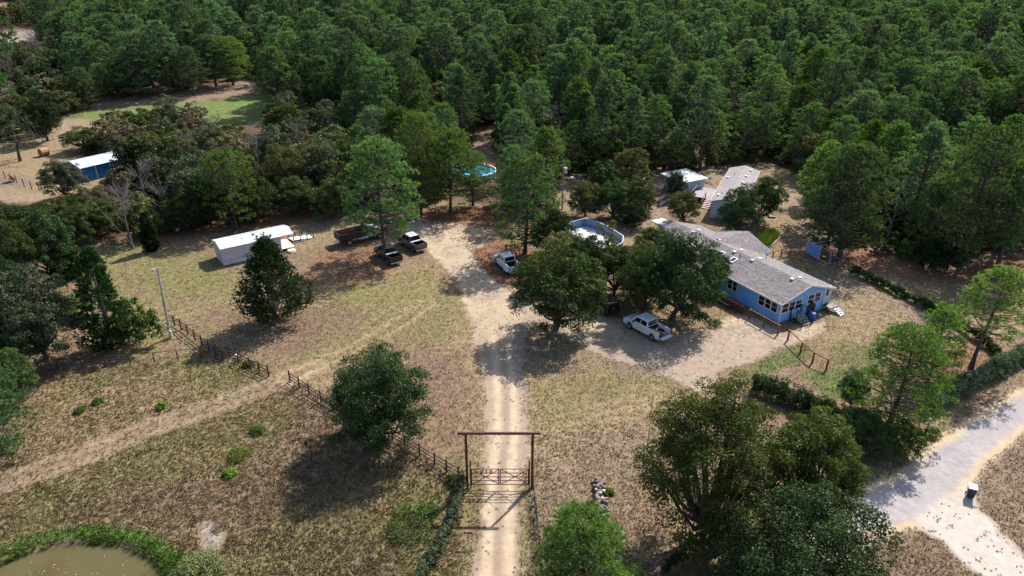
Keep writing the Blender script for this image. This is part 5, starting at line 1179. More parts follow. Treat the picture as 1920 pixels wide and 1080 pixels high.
dp_ = empty('drained_oval_pool', (*PL[0], 0), 0, 'drained pool with blue ribbed walls and white bottom half hidden by oaks', 'pool')
pl = [(x - PL[0][0], y - PL[0][1]) for x, y in PL]
dens = []
for a, b in zip(pl, pl[1:] + pl[:1]):
    n = max(1, int(math.dist(a, b) / .8)); dens += [(a[0] + (b[0] - a[0]) * i / n, a[1] + (b[1] - a[1]) * i / n) for i in range(n)]
ring_wall('wall_panel', dens, 1.25, 'poolblue', dp_)
for i, a in enumerate(dens): MB().box(-.035, .035, -.05, .05, 0, 1.3).build('rib', M['poolblue'], dp_, loc=(a[0], a[1], 0))
for i, (a, b) in enumerate(zip(dens, dens[1:] + dens[:1])):
    d = Vector((b[0] - a[0], b[1] - a[1], 0)); q = MB().box(0, d.length, -.07, .07, 1.305, 1.34).build('top_rail', M['whiteroof'], dp_, loc=(a[0], a[1], 0)); q.rotation_euler = (0, 0, math.atan2(d.y, d.x))
MB().prism([(x * .99, y * .99) for x, y in pl], 'z', .02, .10).build('pool_bottom', M['liner'], dp_)
t = empty('blue_tarp', (*G(1064, 425), 0), 0, 'pale blue tarp heap left of the drained pool', 'tarp')
V = []; n = 12
for j in range(n):
    for i in range(n): V.append((-1.3 + 2.4 * i / (n - 1), -.9 + 1.9 * j / (n - 1), .05 + .8 * float(fbm(np.array([i * .5]), np.array([j * .5]), 6)[0]) * math.sin(math.pi * i / (n - 1)) * math.sin(math.pi * j / (n - 1))))
o = link(bpy.data.objects.new('tarp_sheet', np_mesh('tarp_sheet', np.array(V), np.array([(j * n + i, j * n + i + 1, j * n + i + n + 1, j * n + i + n) for j in range(n - 1) for i in range(n - 1)]), M['tarp'], smooth=True)), t)
for k, (px, py, w_, lab) in enumerate(((1168, 412, .9, 'white appliance box left of the dark oak behind the drained pool'), (1178, 405, .7, 'small white crate on the yard junk behind the drained pool'))):
    t = empty('white_box', (*G(px, py), 0), R(20 + 30 * k), lab, 'box'); MB().box(-w_ / 2, w_ / 2, -.35, .35, 0, .85).build('case', M['white'], t, .03); MB().box(-w_ / 2 + .04, w_ / 2 - .04, -.31, .31, .851, .88).build('lid', M['galv'], t)
t = empty('garden_cart', (*G(1180, 420), 0), R(-30), 'dark garden cart among the yard junk behind the drained pool', 'cart')
MB().hexa([(-.7, -.4, .35), (.7, -.4, .35), (.7, .4, .35), (-.7, .4, .35), (-.85, -.5, .75), (.85, -.5, .75), (.85, .5, .75), (-.85, .5, .75)]).build('tub', M['black'], t)
for s in (-1, 1): MB().tube((-.4, s * .52 - .04, .22), (-.4, s * .52 + .04, .22), .22, n=14).build('wheel', M['tyre'], t)
MB().tube((.8, 0, .6), (1.5, 0, .9), .03, n=6).build('handle', M['wire'], t)
t = empty('concrete_pad', (*G(1243, 418), 0), R(30), 'white concrete pad corner beside the left end of the blue house roof', 'slab'); MB().box(-1.1, 1.2, -1.6, 1.6, -.03, .10).build('slab', M['concrete'], t)
t = empty('yard_bench', (*G(1357, 573), 0), HA + R(118 - 28), 'low dark bench in the shade by the board fence', 'bench'); MB().box(-.9, .9, -.2, .2, .40, .46).build('seat', M['greywood'], t)
for x in (-.75, .75): MB().box(x - .05, x + .05, -.18, .18, 0, .40).build('leg', M['black'], t)
t = empty('yard_rock', (*G(1319, 592), 0), R(10), 'pale rock on the dry ground left of the house drive', 'rock'); MB().hexa([(-.3, -.2, 0), (.3, -.25, 0), (.35, .2, 0), (-.25, .25, 0), (-.18, -.1, .28), (.15, -.14, .32), (.18, .1, .26), (-.1, .12, .3)]).build('stone', M['stone'], t, .05)
t = empty('white_bucket', (*G(1434, 593), 0), 0, 'small white bucket on the ground at the gable beside the drum', 'bucket'); t.location = hl(5.6, -1.2); MB().tube((0, 0, 0), (0, 0, .3), .13, .16, 14).build('pail', M['white'], t); MB().tube((-.16, 0, .29), (.16, 0, .33), .01, n=4).build('handle', M['wire'], t)
t = empty('water_trough', (*G(1393, 421), 0), R(-10), 'small dark trough lying under the tree right of the second house', 'trough'); t.location = (*G(1447, 408), 0); MB().box(-.55, .55, -.25, .25, 0, .25).build('tub', M['black'], t, .04); MB().box(-.48, .48, -.19, .19, .251, .27).build('lid', M['greywood'], t)

# ------------------------------------------------------------------ poles, wires
def pole(px, py, ty, label, r=.15, lean=0.0):
    x, y = G(px, py); h = topz(y, ty); o = empty('utility_pole', (x, y, 0), 0, label, 'utility pole', 'utility poles'); MB().tube((0, 0, -.1), (lean, 0, h), r, r * .62, 12).build('shaft', M['pole'], o); return o, h, (x, y)
o, h1, q1 = pole(320, 632, 502, 'grey utility pole with meter box at the corner of the dark rail fences', .15, .35)
MB().box(.13, .38, -.42, -.17, .15, 1.0).build('meter_box', M['galv'], o, .02); MB().tube((.12, -.14, .9), (.30, -.05, h1 * .85), .03, n=6).build('conduit', M['galv'], o); MB().box(-.25, .15, -.1, .1, h1 - .25, h1 - .15).build('bracket', M['galv'], o)
o, h2_, q2 = pole(1054, 393, 300, 'utility pole with grey transformer between the conical pine and the olive oaks')
MB().tube((.33, -.1, h2_ - 2.2), (.33, -.1, h2_ - 1.25), .27, n=16).build('transformer', M['galv'], o, .03); MB().tube((.33, -.1, h2_ - 1.25), (.33, -.1, h2_ - .95), .04, n=6).build('insulator', M['white'], o)
MB().tube((0, 0, h2_ - 3.0), (1.4, 0, h2_ - 2.85), .035, n=6).build('lamp_arm', M['galv'], o); MB().box(1.2, 1.7, -.12, .12, h2_ - 2.95, h2_ - 2.82).build('lamp_head', M['white'], o); MB().tube((0, 0, h2_ - .1), (-1.0, 0, h2_ - .4), .03, n=6).build('bracket', M['galv'], o)
def cable(a, b, sag, label, r=.010):
    mb = MB(); n = 18; P = [Vector(a).lerp(Vector(b), i / n) - Vector((0, 0, sag * 4 * (i / n) * (1 - i / n))) for i in range(n + 1)]
    for u, v in zip(P[:-1], P[1:]): mb.tube(u, v, r, n=4, caps=False)
    o = mb.build('power_line', M['wire']); tag(o, label, 'power line', 'overhead power lines')
a = (q1[0] + .35, q1[1], h1 - .15); far1 = (*G(60, 300), 9.5)
cable(a, far1, 1.2, 'upper thin overhead wire from the grey utility pole towards the barn'); cable((a[0] + .1, a[1], a[2] - .5), (far1[0] + 1.2, far1[1], 9.0), 1.3, 'lower thin overhead wire from the grey utility pole towards the barn')
wp = Vector((-39.6, 88.86, 2.4)); cable((a[0], a[1], a[2] - .3), (-39.0, 88.9, 2.6), .5, 'thin service wire from the grey utility pole to the white shed', .012)

# ------------------------------------------------------------------ pasture fences on the left
rail_fence(GP([(316, 604), (340, 618), (366, 638), (393, 660), (418, 674), (448, 680), (470, 692), (504, 706)]), 'dark maroon pipe rail fence from the utility pole to the field track', 'pasture rail fences', spacing=1.55, h=1.4, rails=(.4, .78, 1.14), mat='fencewood', pr=.085, rr=.05)
rail_fence(GP([(544, 716), (580, 740), (625, 768), (690, 800), (760, 838), (815, 872), (860, 898)]), 'dark maroon pipe rail fence from the field track to the entrance gate', 'pasture rail fences', spacing=1.75, h=1.35, rails=(.35, .72, 1.08), mat='fencewood', pr=.08, rr=.045)
wire_fence(GP([(110, 694), (200, 688), (290, 681), (378, 672), (430, 669)]), 'thin top railed pipe fence below the utility pole on the left', 2.55, 1.28, (.3, .6, .9), toprail=True, name='pipe_fence', group=None, pr=.06)
wire_fence(GP([(128, 546), (150, 541), (178, 532)]), 'low post and wire fence piece left of the narrow cedar', 1.6, 1.1, toprail=True)
t = empty('fence_meter_box', (*G(446, 676), 0), R(-30), 'small white box standing at the pasture rail fence', 'meter box'); MB().box(-.16, .16, -.12, .12, .25, .75).build('case', M['white'], t, .02); MB().tube((0, 0, 0), (0, 0, .25), .05, n=8).build('stand', M['galv'], t)
t = empty('guy_pipe', (*G(346, 640), 0), 0, 'pale thin pipe propped on the ground near the utility pole', 'pipe'); MB().tube((0, 0, .35), (.45, -2.0, .03), .025, n=6).build('shaft', M['greywood'], t); MB().tube((0, 0, 0), (0, 0, .36), .03, n=6).build('stake', M['galv'], t)

# ------------------------------------------------------------------ entrance gateway with the number 218
gx0, gy0 = -3.62, 44.84; GWD = 5.24; GHT = 5.5
g = empty('entrance_gateway', (gx0, gy0, 0), 0, 'maroon pipe ranch gateway with tall crossbeam and closed double gate numbered 218', 'gate')
for x in (0, GWD): MB().tube((x, 0, -.1), (x, 0, GHT - .1), .105, n=14).build('gate_post', M['rust'], g)
MB().tube((-.62, 0, GHT), (GWD + .62, 0, GHT), .12, n=14).build('crossbeam', M['rust'], g)
for x in (.28, GWD - .22): MB().tube((x, -.03, 0), (x, -.03, 2.85), .055, n=10).build('hinge_post', M['rust'], g)
def letter(ch):
    """block digits as flat bars on a 3 x 5 field"""
    seg = {'2': [(0, .8, 1, 1), (.7, .5, 1, .8), (0, .4, 1, .6), (0, .2, .3, .4), (0, 0, 1, .2)], '1': [(.35, 0, .65, 1), (.1, .72, .35, .9), (.1, 0, .9, .14)], '8': [(0, .82, 1, 1), (0, .41, 1, .59), (0, 0, 1, .18), (0, .18, .3, .41), (.7, .18, 1, .41), (0, .59, .3, .82), (.7, .59, 1, .82)]}
    return seg[ch]
for k, (x0, x1) in enumerate(((.36, GWD / 2 - .06), (GWD / 2 + .06, GWD - .30))):
    lf = MB().tube((x0, -.03, .38), (x0, -.03, 2.02), .038, n=8).tube((x1, -.03, .38), (x1, -.03, 2.05), .045, n=8).build('gate_leaf', M['rust'], g)
    for z in (.40, .80, 1.19, 1.58, 1.99): MB().tube((x0 + .03, -.03, z), (x1 - .03, -.03, z), .034, n=8).build('rail', M['rust'], lf)
    MB().tube((x0, -.075, .42), (x1, -.075, 1.97), .03, n=8).build('brace', M['rust'], lf); MB().tube((x0, .015, 1.97), (x1, .015, .42), .03, n=8).build('brace', M['rust'], lf)
    if k == 0:
        for j, ch in enumerate('218'):
            nb_ = MB()
            for (a0, b0, a1, b1) in letter(ch): nb_.box(x0 + .72 + j * .36 + a0 * .26, x0 + .72 + j * .36 + a1 * .26, -.13 - .001 * b0, -.11, 1.60 + b0 * .36, 1.60 + b1 * .36)
            nb_.build('number_digit', M['black'], lf)
def tsign(px, py, label, h=1.1, w_=.8, rz=0.0):
    t = empty('sign_stake', (*G(px, py), 0), rz, label, 'sign'); MB().tube((0, 0, 0), (0, 0, h), .03, n=8).build('stake', M['rust'], t); MB().box(-w_ / 2, w_ / 2, -.02, .02, h - .02, h + .12).build('plate', M['rust'], t); return t
tsign(878, 1019, 'small T shaped metal stake beside the driveway below the gate', 1.0, .62); tsign(992, 732, 'short dark stake at the right edge of the driveway above the gateway', .9, .18)
t = empty('flag_pole', (*G(1214, 836), 0), 0, 'thin bare metal pole with stone base in the dry yard left of the big oak', 'pole'); MB().tube((0, 0, 0), (.05, 0, topz(G(1214, 836)[1], 740)), .035, .02, 8).build('shaft', M['wire'], t)
for q in ((.2, -.1), (-.15, .12), (-.2, -.2)): MB().hexa([(q[0] - .15, q[1] - .12, -.02), (q[0] + .15, q[1] - .12, -.02), (q[0] + .13, q[1] + .12, -.02), (q[0] - .14, q[1] + .12, -.02), (q[0] - .1, q[1] - .08, .14), (q[0] + .1, q[1] - .08, .16), (q[0] + .1, q[1] + .08, .13), (q[0] - .1, q[1] + .08, .15)]).build('base_stone', M['stone'], t)

# ------------------------------------------------------------------ vine covered fences and hedges
def hedge(px, label, h, wd, per_m, nl, mat, seed, ls=.12, cat='hedge', name='vine_hedge', group='vine covered fence hedges'):
    P = GP(px); o = empty(name, (*P[0], 0), 0, label, cat, group); vines(o, P, h, wd, per_m, nl, mat, seed, ls)
    L_ = 0; pm = MB().tube((0, 0, 0), (0, 0, h * 1.1), .05, n=6).mesh('post', M['fencewood'])
    for a, b in zip(P[:-1], P[1:]):
        n = max(1, int(math.dist(a, b) / 3))
        for i in range(n): q = link(bpy.data.objects.new('post', pm), o); q.location = (a[0] + (b[0] - a[0]) * i / n - P[0][0], a[1] + (b[1] - a[1]) * i / n - P[0][1], 0)
    return o
hedge([(868, 905), (862, 930), (848, 980), (818, 1040), (780, 1110)], 'vine covered fence left of the driveway below the gate', 1.3, .5, 46, 34, 'vine', 31, .075)
hedge([(1000, 915), (1006, 970), (1012, 1030), (1018, 1110)], 'thin vine speckled wire fence right of the driveway below the gate', 1.0, .16, 10, 14, 'vine', 32, .06)
wire_fence(GP([(1000, 915), (1006, 970), (1012, 1030), (1018, 1110)]), 'wire fence carrying thin vines right of the driveway below the gate', 2.4, 1.3, (.1, .25, .4, .55, .7, .85, 1.0, 1.15), wr=.012)
hedge([(1412, 735), (1440, 742), (1490, 762), (1540, 785), (1600, 805), (1640, 812)], 'dark overgrown hedge between the big oak and the bushy corner pine', 1.9, 1.3, 44, 44, 'oak_dark', 33, .10)
hedge([(1412, 733), (1450, 738), (1500, 757), (1560, 780)], 'grey green vine top trailing over the dark hedge', 2.0, .35, 14, 26, 'vine', 34, .08)
hedge([(1745, 770), (1800, 735), (1850, 708), (1900, 682), (1960, 652)], 'thick grey green vine hedge along the lane at the right edge', 1.75, .95, 60, 44, 'vine', 35, .085)
hedge([(1597, 512), (1640, 532), (1690, 556), (1740, 580), (1790, 612), (1835, 640), (1870, 668)], 'low patchy green hedge dividing the side yard from the woods', 1.1, .7, 24, 34, 'oak_dark', 36, .10)
wire_fence(GP([(1560, 497), (1597, 512), (1690, 556), (1790, 612), (1870, 668)]), 'wire fence within the low patchy side yard hedge', 2.6, 1.2, toprail=False)
hedge([(1240, 1085), (1275, 1050), (1310, 1020), (1340, 1000)], 'dark vine fence under the big oak at the bottom edge', 1.2, .5, 18, 26, 'oak_dark', 37, .09)
wire_fence(GP([(1600, 845), (1640, 840), (1700, 820), (1745, 775)]), 'wire fence hidden under the bushy corner pine', 2.5, 1.2)
# pond bank grass, bright and tall
rg = np.random.default_rng(12); c = []
PO = POND; per = []
for a, b in zip(PO, PO[1:] + PO[:1]):
    n = int(math.dist(a, b) * 42)
    for i in range(n):
        t_ = rg.random(); nx_, ny_ = (b[1] - a[1]), -(b[0] - a[0]); L_ = math.hypot(nx_, ny_); o_ = rg.normal(0.28, .32); per.append((a[0] + (b[0] - a[0]) * t_ + nx_ / L_ * o_, a[1] + (b[1] - a[1]) * t_ + ny_ / L_ * o_))
per = np.array(per); per = per[(per[:, 1] > 27) & (np.abs(per[:, 0]) < 70)]
dd_ = sdpoly(per[:, 0], per[:, 1], PO); k = (dd_ < .25) & ((fbm(per[:, 0] * .8, per[:, 1] * .8, 14, 3) > .40) | (rg.random(len(per)) < .25)); per = per[k]; dd_ = dd_[k]
V = blades(np.stack([per[:, 0], per[:, 1], -.95 * ss(dd_, -.7, 1.6) - .02], 1), np.tile([-.5, -.35, .75], (len(per), 1)), 9, (.25, .62), .05, .4, rg, .1)
o = stuff(link(bpy.data.objects.new('bank_grass', np_mesh('bank_grass', V, tri(len(V)), M['reed'], tint=np.repeat(np.clip(np.repeat(fbm(per[:, 0], per[:, 1], 9) * 1.4 - .3, 9) + rg.normal(0, .15, len(per) * 9), 0, 1), 3))))); tag(o, 'bright green tall grass fringing the pond bank', 'grass')
# low weeds and bushes of the field
def weed(px, py, r_, h_, mat, label, nl=40, n_=20, name='weed_bush', ls=.08):
    x, y = G(px, py); rg = np.random.default_rng(px); o = empty(name, (x, y, 0), 0, label, 'bush', 'low bushes in the field')
    a = rg.random(n_) * 6.28; q = np.sqrt(rg.random(n_)) * r_; cen = np.stack([q * np.cos(a), q * np.sin(a), h_ * (1 - (q / r_) ** 2) * .6 + .1], 1)
    V = leaf_cluster(cen, np.full(n_, r_ * .3 + .08), nl, ls, rg, .8); link(bpy.data.objects.new('leaves', np_mesh('leaves', V, quadf(len(V)), M[mat], tint=rg.random(len(V) // 4).repeat(4))), o)
    mb = MB()
    for i in range(0, n_, 3): mb.tube((0, 0, 0), tuple(cen[i]), .015, n=4)
    mb.build('stems', M['bark'], o)
M['lime'] = foliage('lime_leaves', (.07, .13, .02), (.16, .26, .04), .35)
M['palebush'] = foliage('pale_green_leaves', (.12, .17, .06), (.24, .30, .13), .3)
M['silver'] = foliage('silvery_weed', (.22, .24, .19), (.38, .40, .34), .2)
weed(449, 856, .85, .8, 'lime', 'bright lime green bush, larger of the pair in the middle of the field')
weed(431, 890, .5, .6, 'lime', 'small lime green plant below the larger field bush'); weed(304, 765, .45, .6, 'lime', 'small green plant beside the field track')
weed(484, 810, .6, .5, 'shrub', 'green weed clump between the field track and the lime green bush'); weed(184, 755, .4, .5, 'lime', 'tiny green plant in the left field above the track')
weed(152, 772, .5, .3, 'shrub', 'flat green weed clump in the left field above the track')
weed(376, 1070, 1.5, 1.1, 'palebush', 'pale green feathery bush at the right bank of the pond', 60, 46)
weed(765, 985, 1.8, .7, 'shrub', 'wide low green bush left of the vine covered driveway fence', 46, 40); weed(800, 960, .9, .5, 'shrub', 'low green plant right of the wide low bush by the driveway fence')
weed(466, 686, .5, .5, 'shrub', 'green plant at the end of the pasture rail fence'); weed(850, 905, .6, .7, 'shrub', 'green plant at the left gate post')
weed(1140, 925, .4, .4, 'lime', 'green tuft beside the log pile'); weed(1745, 815, .8, .8, 'shrub', 'green bush at the mailbox'); weed(1600, 508, .8, .9, 'lime', 'lime green bush at the corner of the side yard fence')
weed(1340, 610, .9, .4, 'shrub', 'low green weeds left of the house drive')
rg = np.random.default_rng(77); cs = []
for _ in range(260):
    px, py = rg.uniform(20, 820), rg.uniform(740, 1070); x, y = G(px, py)
    if sdpoly(np.array([x]), np.array([y]), POND)[0] < -1.2 and sdpoly(np.array([x]), np.array([y]), field)[0] > 0 and dline(np.array([x]), np.array([y]), TRACK)[0] > 1.8 and fbm(np.array([x * .15]), np.array([y * .15]), 88)[0] > .5: cs.append((x, y, .12))
V = leaf_cluster(np.array(cs), np.full(len(cs), .28), 20, .045, rg, .6); o = stuff(link(bpy.data.objects.new('silvery_weeds', np_mesh('silvery_weeds', V, quadf(len(V)), M['silver'], tint=rg.random(len(V) // 4).repeat(4))))); tag(o, 'pale silvery weeds scattered through the field', 'weeds')
# floating leaves on the pond
cs = []
mb = MB()
for i in range(30):
    px, py = rg.uniform(40, 300), rg.uniform(1030, 1078) + 10; x, y = G(px, py, POND_Z)
    if sdpoly(np.array([x]), np.array([y]), POND)[0] > 1.0: s_ = rg.uniform(.02, .05); a = rg.uniform(0, 3); mb.quad([(x + s_ * math.cos(a + k * 1.57), y + s_ * math.sin(a + k * 1.57), POND_Z + .012) for k in range(4)])
o = stuff(mb.build('floating_leaves', M['tan'])); tag(o, 'pale leaves floating on the pond', 'leaves')

# ------------------------------------------------------------------ log pile, bin, mailboxes
lg = empty('log_pile', (*G(1127, 935), 0), 0, 'heap of dark charred logs and pale stones in the dry yard right of the gateway', 'log pile')
rr_ = random.Random(9); x0_, y0_ = G(1127, 935)
for i in range(44):
    t_ = rr_.random(); ax, ay = G(1122 + 8 * t_ + rr_.uniform(-9, 9), 902 + 62 * t_); z = rr_.uniform(.08, .45) * (1 - abs(t_ - .45)); a = rr_.uniform(0, 3.14); l_ = rr_.uniform(.25, .6)
    d = Vector((math.cos(a) * l_, math.sin(a) * l_, rr_.uniform(-.1, .1))) / 2; c_ = Vector((ax - x0_, ay - y0_, z + .08)); MB().tube(c_ - d, c_ + d, rr_.uniform(.09, .17), rr_.uniform(.08, .15), 7).build('log', M['log'], lg)
for i in range(14):
    t_ = rr_.random() * 1.35; ax, ay = G(1121 + 9 * t_ + rr_.uniform(-8, 8), 900 + 58 * t_); s_ = rr_.uniform(.08, .19); c_ = (ax - x0_, ay - y0_, rr_.uniform(0, .35) if t_ < 1 else 0)
    MB().hexa([(c_[0] - s_, c_[1] - s_, c_[2]), (c_[0] + s_, c_[1] - s_, c_[2]), (c_[0] + s_, c_[1] + s_, c_[2]), (c_[0] - s_, c_[1] + s_, c_[2]), (c_[0] - s_ * .6, c_[1] - s_ * .7, c_[2] + s_), (c_[0] + s_ * .7, c_[1] - s_ * .6, c_[2] + s_ * 1.1), (c_[0] + s_ * .5, c_[1] + s_ * .7, c_[2] + s_), (c_[0] - s_ * .7, c_[1] + s_ * .5, c_[2] + s_ * .9)]).build('stone', M['stone'], lg)
bn_ = empty('wheelie_bin', (*G(1818, 931), 0), R(-28), 'dark blue wheeled rubbish bin with pale lid beside the lane junction', 'bin')
MB().hexa([(-.24, -.26, .08), (.24, -.26, .08), (.24, .26, .08), (-.24, .26, .08), (-.32, -.36, .98), (.32, -.36, .98), (.32, .36, .98), (-.32, .36, .98)]).build('body', M['binred'], bn_, .03)
MB().hexa([(-.35, -.40, .985), (.35, -.40, .985), (.35, .40, .985), (-.35, .40, .985), (-.31, -.36, 1.06), (.31, -.36, 1.06), (.31, .36, 1.06), (-.31, .36, 1.06)]).build('lid', M['galv'], bn_, .02)
for s in (-1, 1): MB().tube((s * .25, .30, .10), (s * .31, .30, .10), .10, n=14).build('wheel', M['tyre'], bn_)
MB().tube((-.25, .42, .95), (.25, .42, .95), .02, n=8).build('handle', M['binred'], bn_); MB().box(-.33, -.315, -.2, .05, .62, .85).build('sticker', M['redlens'], bn_)
mbx = empty('mailbox', (*G(1737, 808), 0), R(-35), 'white rounded mailbox on a dark post at the lane edge', 'mailbox')
MB().box(-.05, .05, -.05, .05, -.02, 1.05).build('post', M['fencewood'], mbx)
pf = [(-.14, 1.06), (.14, 1.06), (.14, 1.20)] + [(.14 * math.cos(t), 1.20 + .14 * math.sin(t)) for t in np.linspace(.2, math.pi - .2, 8)] + [(-.14, 1.20)]
MB().prism(pf, 'y', -.3, .25).build('box', M['white'], mbx); MB().box(.145, .16, -.05, .0, 1.15, 1.42).build('flag', M['redlens'], mbx); MB().box(-.1, .1, -.34, -.30, .50, .68).build('newspaper_tube', M['white'], mbx)
t = empty('blue_roadside_tag', (*G(1656, 806), 0), 0, 'small blue tag on a stake in the dark brush left of the mailbox', 'marker'); MB().tube((0, 0, 0), (0, 0, .9), .025, n=6).build('stake', M['galv'], t); MB().box(-.07, .07, -.02, .02, .75, 1.0).build('plate', M['mesh_blue'], t)

litter('drive_litter', 5200, DRIVE, (.06, .16), (0.12, 0.08, 0.055), 'brown leaves and bark lying over the gravel drive and house yard', 51)
litter('yard_litter', 6000, GP([(1000, 1100), (1005, 820), (1260, 760), (1330, 800), (1400, 1100)]), (.05, .14), (0.18, 0.125, 0.085), 'brown leaves scattered over the dry yard right of the gateway', 52)
litter('lane_litter', 1500, GP([(1640, 1100), (1700, 990), (1830, 900), (1960, 800), (1990, 1100)]), (.05, .16), (0.20, 0.145, 0.10), 'dry leaves scattered beside the lane and bin', 53)
litter('pine_straw', 6000, GP([(880, 470), (760, 400), (930, 385), (1010, 470), (1000, 540), (930, 530)]), (.06, .16), (0.17, 0.07, 0.045), 'reddish pine straw below the trees at the drive', 54)
# ------------------------------------------------------------------ vehicles
def face_pt(F, u, v, off):
    a, b, c_, d = [Vector(p) for p in F]; p = (a * (1 - u) + b * u) * (1 - v) + (d * (1 - u) + c_ * u) * v; n_ = (b - a).cross(d - a).normalized(); return p + n_ * off
def glass_on(F, u0, u1, v0, v1, name, parent, mat='glass', off=.006, th=.008):
    P = [face_pt(F, u, v, off) for u, v in ((u0, v0), (u1, v0), (u1, v1), (u0, v1))]; Q = [face_pt(F, u, v, off + th) for u, v in ((u0, v0), (u1, v0), (u1, v1), (u0, v1))]
    return MB().hexa(P + Q).build(name, M[mat], parent)
def wheels(parent, xs, hw, r=.40, w_=.27, dual=False):
    for x in xs:
        for s in (-1, 1):
            y1 = s * hw; y0 = s * (hw - w_); wl = MB().tube((x, y0, r), (x, y1, r), r, n=22).build('wheel', M['tyre'], parent, .03)
            MB().tube((x, y1 + s * .002, r), (x, y1 + s * .02, r), r * .60, n=16).build('rim', M['rim'], wl); MB().tube((x, y1 + s * .021, r), (x, y1 + s * .035, r), r * .18, n=10).build('hub', M['chrome'], wl)
def pickup(name, px_f, px_r, paint, label, left=True, cabx=(-1.02, 1.58), open_gate=False, sunbar=False, dually=False, bedmat='black'):
    f = Vector((*G(*px_f), 0)); r_ = Vector((*G(*px_r), 0)); h = (f - r_).normalized(); mid = (f + r_) / 2; right = Vector((h.y, -h.x, 0))
    c = mid + right * (.86 if left else -.86); o = empty(name, c, math.atan2(h.y, h.x), label, 'pickup truck', 'pickup trucks parked in the yard')
    o.scale = (.91, .97, 1.04); P = M[paint]; w_ = .99; xb = cabx[0]
    def arch(x, r0): return [(x + r0 * math.cos(t), .40 + r0 * math.sin(t)) for t in np.linspace(math.pi - .05, .05, 9)]
    prof = [(xb, .42)] + arch(1.85, .50) + [(2.55, .44), (2.93, .50), (2.98, .80), (2.90, 1.10), (2.55, 1.19), (1.45, 1.27), (xb, 1.28)]
    body = MB().prism(prof, 'y', -w_, w_).build('body', P, o, .06)
    sp = [(xb - .01, .46)] + arch(-1.83, .50)[::-1][::-1] + [(-2.93, .52), (-2.97, .85), (-2.95, 1.30), (xb - .01, 1.30)]
    sp = [(xb - .01, .46)] + [(x, z) for x, z in reversed(arch(-1.83, .50))] + [(-2.93, .52), (-2.97, .85), (-2.95, 1.30), (xb - .01, 1.30)]
    sp = [(xb - .01, 1.30), (xb - .01, .46), (-1.32, .46)] + [(-1.83 + .50 * math.cos(t), .40 + .50 * math.sin(t)) for t in np.linspace(.12, math.pi - .12, 9)] + [(-2.34, .46), (-2.93, .52), (-2.97, .85), (-2.95, 1.30)]
    for s in (-1, 1): MB().prism(sp, 'y', *sorted((s * (w_ - .13), s * w_))).build('bed_side', P, o, .025)
    if dually:
        for s in (-1, 1): MB().prism([(-1.83 + .58 * math.cos(t), .44 + .56 * math.sin(t)) for t in np.linspace(0.0, math.pi, 9)], 'y', *sorted((s * w_, s * (w_ + .17)))).build('fender', P, o, .04)
    MB().box(-2.93, xb - .01, -w_ + .13, w_ - .13, .58, .66).build('bed_floor', M[bedmat], o)
    MB().box(xb - .06, xb - .012, -w_ + .13, w_ - .13, .66, 1.28).build('bed_front', M[bedmat], o)
    for s in (-1, 1): MB().box(-2.2, -1.45, *sorted((s * (w_ - .131), s * (w_ - .35))), .66, .88).build('wheel_well', M[bedmat], o, .03)
    if open_gate:
        MB().box(-3.55, -2.99, -w_ + .14, w_ - .14, .66, .73).build('tailgate', P, o, .015)
    else:
        tg = MB().box(-2.97, -2.90, -w_ + .14, w_ - .14, .66, 1.30).build('tailgate', P, o, .02); MB().box(-2.985, -2.971, -.12, .12, 1.05, 1.14).build('handle', M['black'], tg)
    MB().box(-3.12, -2.98, -w_ + .03, w_ - .03, .42, .60).build('rear_bumper', M['chrome'], o, .03); MB().box(-3.135, -3.121, -.17, .17, .45, .58).build('licence_plate', M['white'], o)
    MB().box(2.985, 3.07, -w_ + .05, w_ - .05, .42, .66).build('front_bumper', M['chrome'], o, .03); MB().box(2.975, 3.0, -.6, .6, .70, 1.05).build('grille', M['black'], o)
    for s in (-1, 1):
        MB().box(-2.99, -2.96, *sorted((s * (w_ - .12), s * (w_ + .004))), .78, 1.18).build('taillight', M['redlens'], o); MB().box(2.90, 2.99, *sorted((s * .64, s * .95)), .78, 1.02).build('headlight', M['lens'], o)
        MB().box(1.05, 1.22, *sorted((s * (w_ + .02), s * (w_ + .26))), 1.22, 1.42).build('mirror', M['black'], o, .02)
    # cab: glasshouse tapering to the roof
    x0, x1 = cabx; B = [(x0, -w_ + .04, 1.27), (x1 + .12, -w_ + .04, 1.27), (x1 + .12, w_ - .04, 1.27), (x0, w_ - .04, 1.27)]; Tt = [(x0 + .17, -.80, 1.93), (x1 - .62, -.80, 1.95), (x1 - .62, .80, 1.95), (x0 + .17, .80, 1.93)]
    MB().hexa(B + Tt).build('cab', P, o, .05)
    if paint == 'cargrey': MB().hexa([(x0 + .24, -.72, 1.94), (x1 - .64, -.72, 1.955), (x1 - .64, .72, 1.955), (x0 + .24, .72, 1.94), (x0 + .28, -.68, 1.96), (x1 - .7, -.68, 1.98), (x1 - .7, .68, 1.98), (x0 + .28, .68, 1.96)]).build('roof_panel', M['galv'], o)
    for s in (-1, 1):
        F = [B[0], B[1], Tt[1], Tt[0]] if s < 0 else [B[2], B[3], Tt[3], Tt[2]]
        if s < 0: glass_on(F, .05, .44, .12, .86, 'side_window', o); glass_on(F, .49, .86, .12, .86, 'side_window', o)
        else: glass_on(F, .14, .51, .12, .86, 'side_window', o); glass_on(F, .56, .95, .12, .86, 'side_window', o)
    glass_on([B[1], B[2], Tt[2], Tt[1]], .07, .93, .08, .92, 'windscreen', o); glass_on([B[3], B[0], Tt[0], Tt[3]], .08, .92, .14, .88, 'rear_window', o)
    if sunbar: MB().box(xb - .42, xb - .07, -w_ + .15, w_ - .15, 1.22, 1.32).build('bed_toolbox', M['whiteroof'] if paint != 'carblack' else M['galv'], o, .02)
